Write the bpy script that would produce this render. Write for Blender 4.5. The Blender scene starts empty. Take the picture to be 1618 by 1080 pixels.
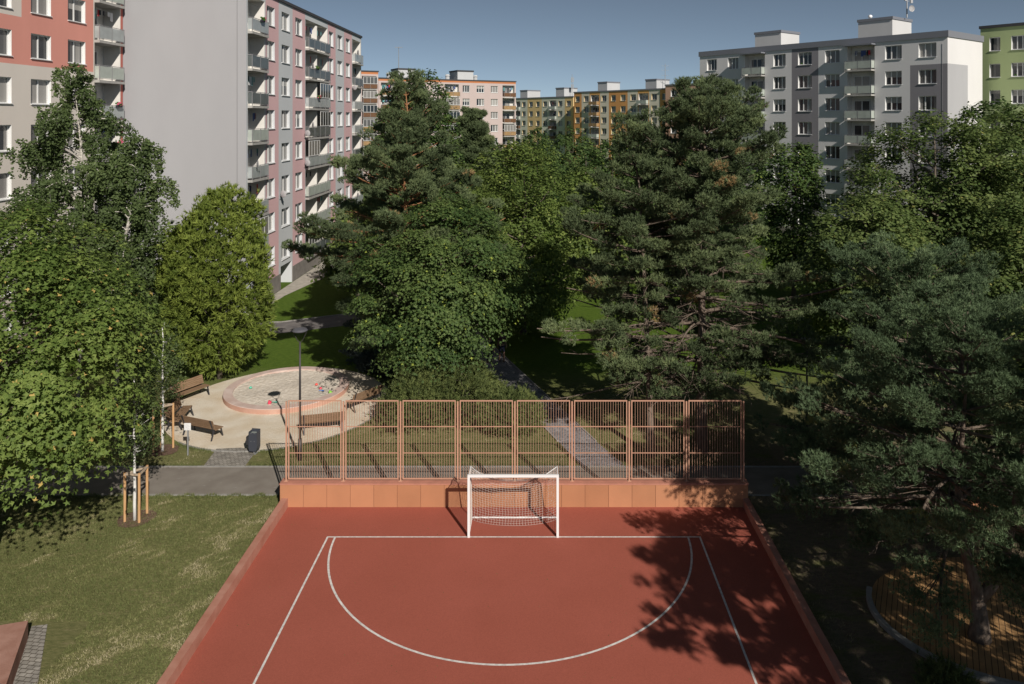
import bpy, math, random
import numpy as np
from mathutils import Vector
R = math.radians
scene = bpy.context.scene
COL = scene.collection
# ------------------------------------------------------------------ camera, light, exposure
FPX, CX, HY, CH = 1180.0, 851.0, 186.0, 14.3      # focal length, vanishing point (px of a 1618 px wide frame), eye height
cam = bpy.data.cameras.new('camera'); camo = bpy.data.objects.new('camera', cam); COL.objects.link(camo)
camo.location = (0, 0, CH); camo.rotation_euler = (R(90), 0, 0)
cam.sensor_width = 36; cam.lens = 36*FPX/1618
cam.shift_x = (809-CX)/1618; cam.shift_y = -(540-HY)/1618
cam.clip_start = .1; cam.clip_end = 3000
scene.camera = camo
world = bpy.data.worlds.new('World'); scene.world = world; world.use_nodes = True
nt = world.node_tree; bg = nt.nodes['Background']
sky = nt.nodes.new('ShaderNodeTexSky'); sky.sky_type = 'NISHITA'; sky.sun_disc = False
SUN_EL = R(33.5); SUN_DIR = Vector((.45, -.89, 0)).normalized()
sky.sun_elevation = SUN_EL; sky.sun_rotation = math.atan2(SUN_DIR.x, SUN_DIR.y)
sky.altitude = 4000; sky.air_density = .66; sky.dust_density = 0; sky.ozone_density = 3.6
hsv = nt.nodes.new('ShaderNodeHueSaturation'); hsv.inputs['Saturation'].default_value = .66; hsv.inputs['Hue'].default_value = .482
nt.links.new(sky.outputs[0], hsv.inputs['Color']); nt.links.new(hsv.outputs[0], bg.inputs['Color'])
bg.inputs['Strength'].default_value = .055
sun = bpy.data.lights.new('sun', 'SUN'); suno = bpy.data.objects.new('sun', sun); COL.objects.link(suno)
sun.energy = 4.6; sun.angle = R(.5); sun.color = (1, .93, .84)
sd = Vector((SUN_DIR.x*math.cos(SUN_EL), SUN_DIR.y*math.cos(SUN_EL), math.sin(SUN_EL)))
suno.rotation_euler = sd.to_track_quat('Z', 'Y').to_euler(); suno.location = (20, -20, 40)
scene.view_settings.view_transform = 'Standard'; scene.view_settings.look = 'None'
scene.view_settings.exposure = 0; scene.view_settings.gamma = 1
scene.render.engine = 'CYCLES'
scene.cycles.max_bounces = 5; scene.cycles.diffuse_bounces = 2; scene.cycles.transparent_max_bounces = 4
scene.cycles.glossy_bounces = 2; scene.cycles.transmission_bounces = 2

# ------------------------------------------------------------------ helpers
def G(px, py, z=0):                       # ground point seen at a pixel of the photo, at height z
    Y = FPX*(CH-z)/(py-HY); return Vector(((px-CX)/FPX*Y, Y, z))
def s2l(c):
    return tuple(((x/255)/12.92 if x/255 <= .04045 else ((x/255+.055)/1.055)**2.4) for x in c)
def tag(o, label=None, cat=None, group=None, kind=None):
    if label: o['label'] = label
    if cat: o['category'] = cat
    if group: o['group'] = group
    if kind: o['kind'] = kind
    return o
def empty(name, loc=(0, 0, 0), rz=0, label=None, cat=None, group=None):
    o = bpy.data.objects.new(name, None); COL.objects.link(o); o.location = loc; o.rotation_euler = (0, 0, rz)
    return tag(o, label, cat, group)
def link(o, parent=None, loc=None, rz=None):
    COL.objects.link(o)
    if parent: o.parent = parent
    if loc is not None: o.location = loc
    if rz is not None: o.rotation_euler = (0, 0, rz)
    return o
def inst(name, me, parent=None, loc=(0, 0, 0), rz=0):
    return link(bpy.data.objects.new(name, me), parent, loc, rz)
def kids(o): return [c for c in bpy.data.objects if c.parent == o]
def copy_tree(o, parent=None, KM=None):
    c = o.copy(); COL.objects.link(c); c.parent = parent
    for ch in kids(o): copy_tree(ch, c)
    return c

def mat(name, col, rough=.8, var=.0, scale=8, bump=0, bscale=60, spec=.3, metallic=0, col2=None, detail=6, stretch=None):
    """principled material; colour drifts between col and col2 by noise"""
    m = bpy.data.materials.new(name); m.use_nodes = True; t = m.node_tree; n = t.nodes; b = n['Principled BSDF']
    b.inputs['Roughness'].default_value = rough; b.inputs['Metallic'].default_value = metallic
    b.inputs['Specular IOR Level'].default_value = spec
    b.inputs['Base Color'].default_value = (*col, 1)
    if var or col2 or bump:
        tc = n.new('ShaderNodeTexCoord'); mp = n.new('ShaderNodeMapping'); t.links.new(tc.outputs['Object'], mp.inputs[0])
        if stretch: mp.inputs['Scale'].default_value = stretch
    if var or col2:
        nz = n.new('ShaderNodeTexNoise'); nz.inputs['Scale'].default_value = scale; nz.inputs['Detail'].default_value = detail
        t.links.new(mp.outputs[0], nz.inputs['Vector'])
        r = n.new('ShaderNodeValToRGB'); t.links.new(nz.outputs[0], r.inputs[0]); t.links.new(r.outputs[0], b.inputs['Base Color'])
        c2 = col2 or tuple(min(1, x*(1+var)) for x in col); c1 = col if col2 else tuple(x*(1-var) for x in col)
        r.color_ramp.elements[0].position = .32; r.color_ramp.elements[1].position = .68
        r.color_ramp.elements[0].color = (*c1, 1); r.color_ramp.elements[1].color = (*c2, 1)
    if bump:
        nb = n.new('ShaderNodeTexNoise'); nb.inputs['Scale'].default_value = bscale; nb.inputs['Detail'].default_value = 4
        t.links.new(mp.outputs[0], nb.inputs['Vector'])
        bp = n.new('ShaderNodeBump'); bp.inputs['Strength'].default_value = bump; bp.inputs['Distance'].default_value = .03
        t.links.new(nb.outputs[0], bp.inputs['Height']); t.links.new(bp.outputs[0], b.inputs['Normal'])
    return m

class MB:
    def __init__(s): s.v = []; s.f = []; s.m = []
    def quad(s, a, b, c, d, m=0):
        i = len(s.v); s.v += [tuple(a), tuple(b), tuple(c), tuple(d)]; s.f.append((i, i+1, i+2, i+3)); s.m.append(m)
    def poly(s, pts, m=0):
        i = len(s.v); s.v += [tuple(p) for p in pts]; s.f.append(tuple(range(i, i+len(pts)))); s.m.append(m)
    def hexa(s, p, m=0):                  # 8 corners, 0-3 bottom ccw, 4-7 top
        i = len(s.v); s.v += [tuple(q) for q in p]
        for f in ((3, 2, 1, 0), (4, 5, 6, 7), (0, 1, 5, 4), (1, 2, 6, 5), (2, 3, 7, 6), (3, 0, 4, 7)):
            s.f.append(tuple(i+k for k in f)); s.m.append(m)
        return s
    def box(s, x0, y0, z0, x1, y1, z1, m=0):
        return s.hexa([(x0, y0, z0), (x1, y0, z0), (x1, y1, z0), (x0, y1, z0), (x0, y0, z1), (x1, y0, z1), (x1, y1, z1), (x0, y1, z1)], m)
    def bar(s, a, b, w, h, m=0, up=(0, 0, 1)):    # box beam from a to b
        a = Vector(a); b = Vector(b); d = (b-a).normalized(); u = Vector(up)
        if abs(d.dot(u)) > .95: u = Vector((0, 1, 0))
        x = d.cross(u).normalized()*w/2; y = x.cross(d).normalized()*h/2
        return s.hexa([a-x-y, a+x-y, b+x-y, b-x-y, a-x+y, a+x+y, b+x+y, b-x+y], m)
    def tube(s, pts, r, n=6, m=0, cap=True):
        pts = [Vector(p) for p in pts]; r = [r]*len(pts) if isinstance(r, (int, float)) else r
        i0 = len(s.v); prev = None
        for k, p in enumerate(pts):
            d = (pts[min(k+1, len(pts)-1)]-pts[max(k-1, 0)]).normalized()
            if prev is None: prev = Vector((1, 0, 0)) if abs(d.x) < .9 else Vector((0, 1, 0))
            x = (prev-d*prev.dot(d)).normalized(); y = d.cross(x); prev = x
            for j in range(n):
                a = 2*math.pi*j/n; s.v.append(tuple(p+(x*math.cos(a)+y*math.sin(a))*r[k]))
        for k in range(len(pts)-1):
            for j in range(n):
                a = i0+k*n+j; b = i0+k*n+(j+1) % n; s.f.append((a, b, b+n, a+n)); s.m.append(m)
        if cap:
            s.f.append(tuple(i0+j for j in range(n))[::-1]); s.m.append(m)
            e = i0+(len(pts)-1)*n; s.f.append(tuple(e+j for j in range(n))); s.m.append(m)
        return s
    def disc(s, c, r, z, n=48, m=0, ry=None, wob=0, seed=0):
        rng = random.Random(seed); ph = [rng.uniform(0, 6.28) for _ in range(4)]
        ry = ry or r
        s.poly([(c[0]+math.cos(2*math.pi*k/n)*r*(1+wob*(math.sin(3*2*math.pi*k/n+ph[0])+.6*math.sin(5*2*math.pi*k/n+ph[1])+.5*math.sin(11*6.2832*k/n+ph[2]))),
                 c[1]+math.sin(2*math.pi*k/n)*ry*(1+wob*(math.sin(2*2*math.pi*k/n+ph[2])+.6*math.sin(5*2*math.pi*k/n+ph[3])+.5*math.sin(13*6.2832*k/n+ph[0]))), z) for k in range(n)], m)
        return s
    def mesh(s, name, mats, smooth=False):
        me = bpy.data.meshes.new(name); me.from_pydata(s.v, [], s.f)
        for m in (mats if isinstance(mats, (list, tuple)) else [mats]): me.materials.append(m)
        me.polygons.foreach_set('material_index', s.m)
        if smooth: me.polygons.foreach_set('use_smooth', [True]*len(s.f))
        me.update(); return me
    def build(s, name, mats, parent=None, loc=(0, 0, 0), rz=0, smooth=False):
        return inst(name, s.mesh(name, mats, smooth), parent, loc, rz)

def np_mesh(name, V, F, mats, tint=None, mi=None):
    V = np.ascontiguousarray(V, dtype=np.float32); F = np.ascontiguousarray(F, dtype=np.int32); k = F.shape[1]
    me = bpy.data.meshes.new(name)
    me.vertices.add(len(V)); me.vertices.foreach_set('co', V.ravel())
    me.loops.add(F.size); me.loops.foreach_set('vertex_index', F.ravel())
    me.polygons.add(len(F)); me.polygons.foreach_set('loop_start', np.arange(0, F.size, k, dtype=np.int32))
    for m in mats: me.materials.append(m)
    if mi is not None: me.polygons.foreach_set('material_index', np.asarray(mi, dtype=np.int32))
    if tint is not None:
        a = me.attributes.new('tint', 'FLOAT', 'POINT'); a.data.foreach_set('value', np.asarray(tint, dtype=np.float32))
    me.update(calc_edges=True); return me

# ------------------------------------------------------------------ materials
M = {}
def leafmat(name, dark, mid, light, accent=None, rough=.58, trans=.33):
    m = bpy.data.materials.new(name); m.use_nodes = True; t = m.node_tree; n = t.nodes; b = n['Principled BSDF']; out = n['Material Output']
    at = n.new('ShaderNodeAttribute'); at.attribute_name = 'tint'
    r = n.new('ShaderNodeValToRGB'); t.links.new(at.outputs['Fac'], r.inputs[0])
    e = r.color_ramp.elements; e[0].position = 0; e[0].color = (*dark, 1); e[1].position = 1; e[1].color = (*(accent or light), 1)
    x = e.new(.5); x.color = (*mid, 1)
    x = e.new(.93); x.color = (*light, 1)
    t.links.new(r.outputs[0], b.inputs['Base Color']); b.inputs['Roughness'].default_value = rough
    b.inputs['Specular IOR Level'].default_value = .22
    tr = n.new('ShaderNodeBsdfTranslucent'); t.links.new(r.outputs[0], tr.inputs[0])
    mx = n.new('ShaderNodeMixShader'); mx.inputs[0].default_value = trans
    t.links.new(b.outputs[0], mx.inputs[1]); t.links.new(tr.outputs[0], mx.inputs[2]); t.links.new(mx.outputs[0], out.inputs[0])
    return m
M['maple'] = leafmat('maple_leaf', (0.082, 0.134, 0.029), (0.161, 0.231, 0.054), (0.256, 0.326, 0.086), (0.581, 0.426, 0.136))
M['maple_dark'] = leafmat('maple_leaf_dark', (0.052, 0.099, 0.031), (0.102, 0.160, 0.047), (0.166, 0.226, 0.069), (0.346, 0.417, 0.075))
M['linden'] = leafmat('linden_leaf', (0.073, 0.114, 0.029), (0.146, 0.206, 0.050), (0.233, 0.289, 0.073), (0.292, 0.336, 0.098))
M['lime'] = leafmat('yellow_green_leaf', (0.100, 0.149, 0.028), (0.211, 0.272, 0.053), (0.321, 0.389, 0.084), (0.367, 0.427, 0.107))
M['green'] = leafmat('fresh_green_leaf', (0.062, 0.103, 0.029), (0.125, 0.176, 0.053), (0.208, 0.255, 0.081), (0.346, 0.342, 0.102))
M['birch'] = leafmat('birch_leaf', (0.059, 0.088, 0.032), (0.103, 0.148, 0.052), (0.162, 0.214, 0.080), (0.208, 0.251, 0.087))
M['pine'] = leafmat('pine_needle', (0.073, 0.101, 0.048), (0.142, 0.189, 0.089), (0.233, 0.286, 0.129), (0.377, 0.269, 0.129), rough=.6, trans=.2)
M['pine_blue'] = leafmat('blue_pine_needle', (0.072, 0.110, 0.055), (0.130, 0.192, 0.097), (0.217, 0.292, 0.148), (0.289, 0.334, 0.123), rough=.6, trans=.2)
M['spruce_blue'] = leafmat('blue_spruce_needle', (.04, .055, .05), (.07, .095, .09), (.12, .15, .15), rough=.6, trans=.08)
M['yew'] = leafmat('juniper_leaf', (0.055, 0.079, 0.026), (0.123, 0.157, 0.052), (0.210, 0.243, 0.078), (0.370, 0.286, 0.117), rough=.6, trans=.12)
M['grass_blade'] = leafmat('grass_blade', (.095, .125, .04), (.2, .215, .08), (.36, .33, .17), (.5, .44, .29), rough=.7, trans=.2)
M['bark'] = mat('bark_grey', (.09, .075, .06), .9, col2=(.2, .165, .13), scale=14, bump=.6, bscale=30, stretch=(1, 1, .3))
M['bark_pine'] = mat('bark_pine', (.11, .08, .06), .9, col2=(.22, .175, .14), scale=10, bump=.8, bscale=26, stretch=(1, 1, .35))
M['bark_orange'] = mat('bark_scots_pine', (.3, .13, .06), .9, col2=(.42, .22, .11), scale=6, bump=.5, bscale=26, stretch=(1, 1, .35))
M['bark_birch'] = mat('bark_birch', (.65, .62, .56), .8, col2=(.25, .23, .2), scale=5, detail=3, stretch=(.5, .5, 3))
M['bark_white'] = mat('bark_whitewashed', (.7, .69, .66), .8, var=.1, scale=10)

# ------------------------------------------------------------------ tree generators
def basis(N):
    N = N/np.maximum(np.linalg.norm(N, axis=1, keepdims=True), 1e-6)
    A = np.where(np.abs(N[:, 2:3]) < .9, np.array([[0, 0, 1.]]), np.array([[1., 0, 0]]))
    T = np.cross(A, N); T /= np.maximum(np.linalg.norm(T, axis=1, keepdims=True), 1e-6)
    return N, T, np.cross(N, T)
def leaf_quads(P, N, size, rng, aspect=.62, fold=.25, direction=None):
    """one pointed, slightly folded leaf per point: 4 verts, 2 triangles"""
    n = len(P); N, T, B = basis(N)
    if direction is None:
        a = rng.uniform(0, 2*np.pi, (n, 1)); D = T*np.cos(a)+B*np.sin(a)
    else:
        D = direction-N*np.sum(direction*N, axis=1, keepdims=True)+rng.normal(0, .15, (n, 3)); D /= np.maximum(np.linalg.norm(D, axis=1, keepdims=True), 1e-6)
    S = np.cross(N, D); s = size[:, None]
    v0 = P-D*s*.5; v1 = P+S*s*aspect*.5-N*s*fold*.5; v2 = P+D*s*.5-N*s*fold*.4; v3 = P-S*s*aspect*.5-N*s*fold*.5
    V = np.stack([v0, v1, v2, v3], 1).reshape(-1, 3); b = np.arange(n)[:, None]*4
    F = np.concatenate([b+np.array([[0, 1, 2]]), b+np.array([[0, 2, 3]])], 0)
    return V, F
def lobed_leaves(P, N, size, rng):
    """maple-like leaf: three pointed lobes"""
    n = len(P); N, T, B = basis(N); a = rng.uniform(0, 2*np.pi, (n, 1)); D = T*np.cos(a)+B*np.sin(a); S = np.cross(N, D); s = size[:, None]
    tips = []
    for ang, ln in ((-1.1, .8), (-.5, .42), (0, 1), (.5, .42), (1.1, .8)):
        tips.append(P+(D*math.cos(ang)+S*math.sin(ang))*s*ln*.62-N*s*.12*abs(ang))
    V = np.stack([P-D*s*.12]+tips, 1).reshape(-1, 3); b = np.arange(n)[:, None]*6
    F = np.concatenate([b+np.array([[0, i, i+1]]) for i in range(1, 5)], 0)
    return V, F
def rand_dirs(n, rng):
    d = rng.normal(0, 1, (n, 3)); return d/np.linalg.norm(d, axis=1, keepdims=True)
def crown_mesh(name, mt, rng, z0, z1, Rr, prof, nclump, per, lsize, rcl, lobed=False, flat=.5, droop=.35, lean=(0, 0), hang=0, aspect=.62, seedlump=7, inner=.25, squash=(1, 1)):
    """returns crown mesh (local coordinates, trunk foot at origin) and clump centres"""
    nb = 22; bd = rand_dirs(nb, rng); ba = rng.uniform(-.32, .34, nb)
    C = []; 
    while len(C) < nclump:
        t = rng.uniform(0, 1); a = rng.uniform(0, 2*np.pi); r = prof(t)
        if rng.uniform() > r*1.02+.06: continue
        d = np.array([math.cos(a)*r, math.sin(a)*r, (t-.5)*1.6]); d /= max(np.linalg.norm(d), 1e-6)
        lump = 1+np.sum(ba*np.exp(-((1-bd@d)/.09)))
        q = rng.uniform(.3, .8) if rng.uniform() < inner else rng.uniform(.8, 1.02)
        rr = Rr*r*lump*q
        z = z0+(z1-z0)*t + (lump-1)*Rr*.35*(1 if t > .5 else .3)
        C.append((math.cos(a)*rr*squash[0]+lean[0]*t, math.sin(a)*rr*squash[1]+lean[1]*t, z, q))
    C = np.array(C); cen = C[:, :3]
    zc = np.array([0, 0, z0+(z1-z0)*.4])
    out = cen-zc; out /= np.maximum(np.linalg.norm(out, axis=1, keepdims=True), .3)
    rc = rcl*rng.uniform(.6, 1.35, (nclump, 1))
    idx = np.repeat(np.arange(nclump), per); n = len(idx)
    off = rng.normal(0, .5, (n, 3)); ln = np.linalg.norm(off, axis=1, keepdims=True); off *= np.minimum(1, 1.15/np.maximum(ln, 1e-6))
    off[:, 2] *= flat; hr = np.sum(off[:, :2]**2, axis=1)
    P = cen[idx]+off*rc[idx]; P[:, 2] -= hr*droop*rc[idx, 0]
    od = (off[:, 0]*out[idx, 0]+off[:, 1]*out[idx, 1])*rc[idx, 0]; P[:, 2] -= np.abs(od)*droop*.5
    if hang:
        P[:, 2] -= rng.uniform(0, 1, n)**1.5*hang; 
    up = np.array([[0, 0, 1.]])
    N = up*.75+out[idx]*.5+off*.4+rng.normal(0, (.3 if lobed else .38) if not hang else .8, (n, 3))
    size = lsize*rng.uniform(.65, 1.3, n)
    V, F = lobed_leaves(P, N, size, rng) if lobed else leaf_quads(P, N, size, rng, aspect=aspect, direction=None)
    tc = rng.uniform(.1, .75, nclump)[idx]+rng.normal(0, .14, n)
    tc = np.where(rng.uniform(0, 1, n) < .012, 1.0, np.clip(tc, 0, .93))
    tint = np.repeat(tc, len(V)//n)
    return np_mesh(name, V, F, [mt], tint), cen
def limbs(trunk_pts, trunk_r, cen, rng, nlimb, rl=.05, start=.25, n=5):
    mb = MB(); mb.tube(trunk_pts, trunk_r, 10)
    tp = np.array(trunk_pts); top = tp[-1]; order = rng.permutation(len(cen))[:nlimb]
    for i in order:
        c = cen[i]; f = rng.uniform(start, .95); zt = min(max(c[2]-abs(np.hypot(c[0], c[1]))*.7, tp[0][2]+(top[2]-tp[0][2])*start), top[2]*.97)
        j = np.searchsorted(tp[:, 2], zt); j = min(max(j, 1), len(tp)-1); w = (zt-tp[j-1][2])/max(tp[j][2]-tp[j-1][2], 1e-3)
        a = tp[j-1]*(1-w)+tp[j]*w; mid = (a*.5+c*.5)+np.array([0, 0, -.06*np.linalg.norm(c-a)])+rng.normal(0, .12, 3)
        q = a*.75+mid*.25+rng.normal(0, .05, 3)
        L = np.linalg.norm(c-a); r = rl*(.5+L*.16)
        mb.tube([a, q, mid, c*.8+mid*.2, c], [r, r*.8, r*.6, r*.35, r*.15], n, cap=False)
    return mb
def trunk_path(h, rng, wob=.15, n=8, lean=(0, 0)):
    return [(lean[0]*(k/n)**1.5+(rng.normal(0, wob) if 0 < k < n else 0)*(k/n), lean[1]*(k/n)**1.5+(rng.normal(0, wob) if k else 0)*(k/n), h*k/n-(.15 if k == 0 else 0)) for k in range(n+1)]
def trunk_radii(r, n=8, top=.12): return [r*1.45]+[r*(1-(1-top)*(k/n)) for k in range(1, n+1)]
PROF = {'round': lambda t: math.sqrt(max(0, 1-(2*t-.9)**2*.83)) if t < .95 else .45,
        'egg': lambda t: min(1, (t*3.2+.35))*math.sqrt(max(0, 1-max(0, (t-.3)/.72)**2.0)),
        'cone': lambda t: min(1, t*5+.4)*(1-t)**.75+.03,
        'dome': lambda t: min(1, t*2.5+.45)*math.sqrt(max(0.02, 1-t**2.6))}
def broadleaf(name, pos, label, h, z0, Rr, prof, mt, nclump, per, lsize, rcl, seed, trunk_r=.16, bark='bark', cat='tree', group=None, nlimb=40, tl=.9, wob=.12, lean=(0, 0), **kw):
    rng = np.random.default_rng(seed)
    root = empty(name, (pos[0], pos[1], 0), 0, label, cat, group)
    me, cen = crown_mesh('crown', M[mt], rng, z0, h, Rr, PROF[prof] if isinstance(prof, str) else prof, nclump, per, lsize, rcl, lean=lean, **kw)
    inst('crown', me, root)
    limbs(trunk_path(h*tl, rng, wob, lean=(lean[0]*.8, lean[1]*.8)), trunk_radii(trunk_r), cen, rng, nlimb, rl=trunk_r*.3).build('trunk', M[bark], root, smooth=True)
    return root

def tufts(P, D, rng, k=11, ln=.14, w=.018, tc=None, spread=.9):
    """needle tufts: k slim triangles fanning out round direction D at every point P"""
    n = len(P); i = np.repeat(np.arange(n), k); d = D[i]+rng.normal(0, spread*.62, (n*k, 3)); d /= np.linalg.norm(d, axis=1, keepdims=True)
    L = ln*rng.uniform(.7, 1.25, (n*k, 1)); s = np.cross(d, rand_dirs(n*k, rng)); s /= np.maximum(np.linalg.norm(s, axis=1, keepdims=True), 1e-6)
    b = P[i]-d*L*.1
    V = np.stack([b-s*w*.5, b+s*w*.5, b+d*L], 1).reshape(-1, 3); F = np.arange(n*k*3).reshape(-1, 3)
    return V, F, np.repeat(tc[i], 3)
def pine(name, pos, label, h, zb, Rr, mt, seed, whorl=.5, nb=6, prof=None, tuft=.15, w=.02, k=11, dens=1., bark='bark_pine', trunk_r=.22, lean=(0, 0), dead=0, rise=.25, cat='pine tree', group=None, trunk_pts=None, orange_top=None, pad=.42, keep=None):
    rng = np.random.default_rng(seed); root = empty(name, (pos[0], pos[1], 0), 0, label, cat, group)
    tp = trunk_pts or trunk_path(h*.98, rng, .06, 10, lean); tr = [trunk_r*1.35]+[trunk_r*(1-.93*(k_/(len(tp)-1))**.9) for k_ in range(1, len(tp))]
    T = np.array(tp); mb = MB(); mb.tube(tp, tr, 10)
    prof = prof or (lambda t: (min(1, t*3+.55))*(1-t)**.62+.05)
    P = []; D = []; TC = []
    z = zb
    while z < h-.15:
        t = (z-zb)/(h-zb); base = np.array([np.interp(z, T[:, 2], T[:, 0]), np.interp(z, T[:, 2], T[:, 1]), z])
        m = nb+rng.integers(-1, 2) if t < .9 else 4; a0 = rng.uniform(0, 6.28)
        for j in range(m):
            a = a0+2*math.pi*j/m+rng.normal(0, .25); L = Rr*prof(t)*rng.uniform(.62, 1.15)
            if keep and not keep(a, t): L *= .55
            if L < .25: L = .25
            u = np.array([math.cos(a), math.sin(a), 0]); side = np.array([-u[1], u[0], 0]); r0 = (rise+(t-.35)*.7)+rng.normal(0, .08); ns = 6
            pts = [base+u*L*s+np.array([0, 0, L*(r0*s-.18*s*s*(1.3-t)+.22*s**3)])+side*math.sin(s*3+a)*.06*L for s in np.linspace(0, 1, ns)]
            br = .012+.017*L*.55*(trunk_r/.2)
            mb.tube(pts, [br*(1-.75*s/(ns-1)) for s in range(ns)], 4, cap=False)
            pts = np.array(pts)
            if dead and t < dead*rng.uniform(.6, 1.2):     # bare lower twigs
                for q in range(9):
                    s = rng.uniform(.3, 1); i = min(int(s*(ns-1)), ns-2); b0 = pts[i]; e = b0+u*rng.uniform(.2, .7)+side*rng.uniform(-.8, .8)+np.array([0, 0, rng.uniform(-.5, .25)])
                    mb.tube([b0, (b0+e)/2+rng.normal(0, .06, 3), e], [.016, .011, .004], 3, cap=False)
                if rng.uniform() < .5: continue
            npad = max(3, int(L*3.7*dens)); tone = rng.uniform(.15, .7)
            for q in range(npad):
                s = 1-rng.uniform(0, .72)**1.25; f = s*(ns-1); i = min(int(f), ns-2); c = pts[i]*(1-(f-i))+pts[i+1]*(f-i)
                off = rng.normal(0, .34)*L*(1.15-s)*.9; c = c+side*off+u*rng.normal(0, .1)+np.array([0, 0, rng.uniform(-.05, .16)-abs(off)*.08])
                rr = pad*rng.uniform(.6, 1.2)*min(1, .5+L/3)
                if abs(off) > .35: mb.tube([pts[max(i-1, 0)], (pts[i]+c)/2, c], [.014, .01, .005], 3, cap=False)
                cnt = max(8, int(34*(rr/.42)**1.6)); o = rng.normal(0, 1, (cnt, 3)); o *= rr*(rng.uniform(.25, 1, (cnt, 1))**.6)*.85/np.linalg.norm(o, axis=1, keepdims=True); o[:, 2] = o[:, 2]*.62+.05
                P.append(c+o); dd = np.array([0, 0, .9])+u*.45+o/rr*.7; D.append(dd/np.maximum(np.linalg.norm(dd, axis=1, keepdims=True), 1e-6))
                TC.append(np.clip(tone+rng.normal(0, .12)+rng.normal(0, .1, cnt)+o[:, 2]*.3, 0, .93) if rng.uniform() > .012 else np.full(cnt, 1.))
        z += whorl*rng.uniform(.75, 1.25)*(1 if t < .8 else .75)
    P = np.concatenate(P); D = np.concatenate(D); TC = np.concatenate(TC)
    V, F, tt = tufts(P, D, rng, k, tuft, w*1.35, TC)
    inst('crown', np_mesh('crown', V, F, [M[mt]], tt), root)
    mb.build('trunk', M[bark], root, smooth=True)
    return root

# ------------------------------------------------------------------ ground, paths, court
def ground_mat():
    m = bpy.data.materials.new('grass_and_soil'); m.use_nodes = True; t = m.node_tree; n = t.nodes; b = n['Principled BSDF']; L = t.links.new
    geo = n.new('ShaderNodeNewGeometry'); mp = n.new('ShaderNodeMapping'); L(geo.outputs['Position'], mp.inputs[0]); mp.inputs['Rotation'].default_value = (0, 0, R(-28)); mp.inputs['Scale'].default_value = (.45, 1.5, 1)
    def noise(sc, det=6, vec=None, rough=.6):
        z = n.new('ShaderNodeTexNoise'); z.inputs['Scale'].default_value = sc; z.inputs['Detail'].default_value = det; z.inputs['Roughness'].default_value = rough; L(vec or mp.outputs[0], z.inputs['Vector']); return z.outputs[0]
    def ramp(f, stops):
        r = n.new('ShaderNodeValToRGB'); L(f, r.inputs[0]); e = r.color_ramp.elements
        e[0].position, e[0].color = stops[0][0], (*stops[0][1], 1); e[1].position, e[1].color = stops[-1][0], (*stops[-1][1], 1)
        for p, c in stops[1:-1]: x = e.new(p); x.color = (*c, 1)
        return r.outputs[0]
    def mix(f, a, b_):
        x = n.new('ShaderNodeMix'); x.data_type = 'RGBA'; L(f, x.inputs[0]); L(a, x.inputs[6]); L(b_, x.inputs[7]); return x.outputs[2]
    g = ramp(noise(9, 8, rough=.75), [(.3, (.1, .115, .045)), (.5, (.17, .17, .07)), (.7, (.27, .25, .12))])
    lush = ramp(noise(7, 8, rough=.7), [(.3, (.045, .085, .012)), (.55, (.09, .145, .02)), (.75, (.15, .2, .035))])
    dry = ramp(noise(16, 6), [(.3, (.24, .19, .1)), (.7, (.38, .32, .19))])
    soil = ramp(noise(6, 8, rough=.8), [(.3, (.13, .1, .07)), (.7, (.27, .215, .15))])
    def win(sock, lo, hi):
        x = n.new('ShaderNodeMapRange'); x.inputs['From Min'].default_value = lo; x.inputs['From Max'].default_value = hi; L(sock, x.inputs['Value']); return x.outputs[0]
    def mth(op, a, c):
        x = n.new('ShaderNodeMath'); x.operation = op; L(a, x.inputs[0])
        if isinstance(c, (int, float)): x.inputs[1].default_value = c
        else: L(c, x.inputs[1])
        x.use_clamp = True; return x.outputs[0]
    sep = n.new('ShaderNodeSeparateXYZ'); L(geo.outputs['Position'], sep.inputs[0])
    far = win(sep.outputs['Y'], 38, 43)
    c = mix(far, g, lush)
    patch = win(mth('MULTIPLY', noise(2.2, 8, rough=.82), 1.0), .53, .63)
    patch = mth('MULTIPLY', patch, .75)
    nf = n.new('ShaderNodeMath'); nf.operation = 'SUBTRACT'; nf.inputs[0].default_value = 1; L(far, nf.inputs[1])
    patch = mth('MULTIPLY', patch, nf.outputs[0])
    c = mix(patch, c, dry)
    # trodden soil: right of the court, and under the foreground trees
    right = mth('MULTIPLY', win(sep.outputs['X'], 7.2, 8.5), win(sep.outputs['Y'], 36, 31))
    wob = mth('MULTIPLY', right, win(noise(1.1, 6), .33, .47))
    c = mix(wob, c, soil)
    L(c, b.inputs['Base Color']); b.inputs['Roughness'].default_value = .95; b.inputs['Specular IOR Level'].default_value = .1
    bp = n.new('ShaderNodeBump'); bp.inputs['Strength'].default_value = .9; bp.inputs['Distance'].default_value = .05
    L(noise(22, 6, geo.outputs['Position'], .75), bp.inputs['Height']); L(bp.outputs[0], b.inputs['Normal'])
    return m
M['ground'] = ground_mat()
def sheet(name, pts, z, m, kind='structure', label=None):
    mb = MB(); mb.poly([(p[0], p[1], z) for p in pts]); o = mb.build(name, m); tag(o, label=label, kind=kind); return o
g = MB(); g.poly([(-1500, -300, 0), (1500, -300, 0), (1500, 2500, 0), (-1500, 2500, 0)]); tag(g.build('ground', M['ground']), kind='structure')

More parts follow.
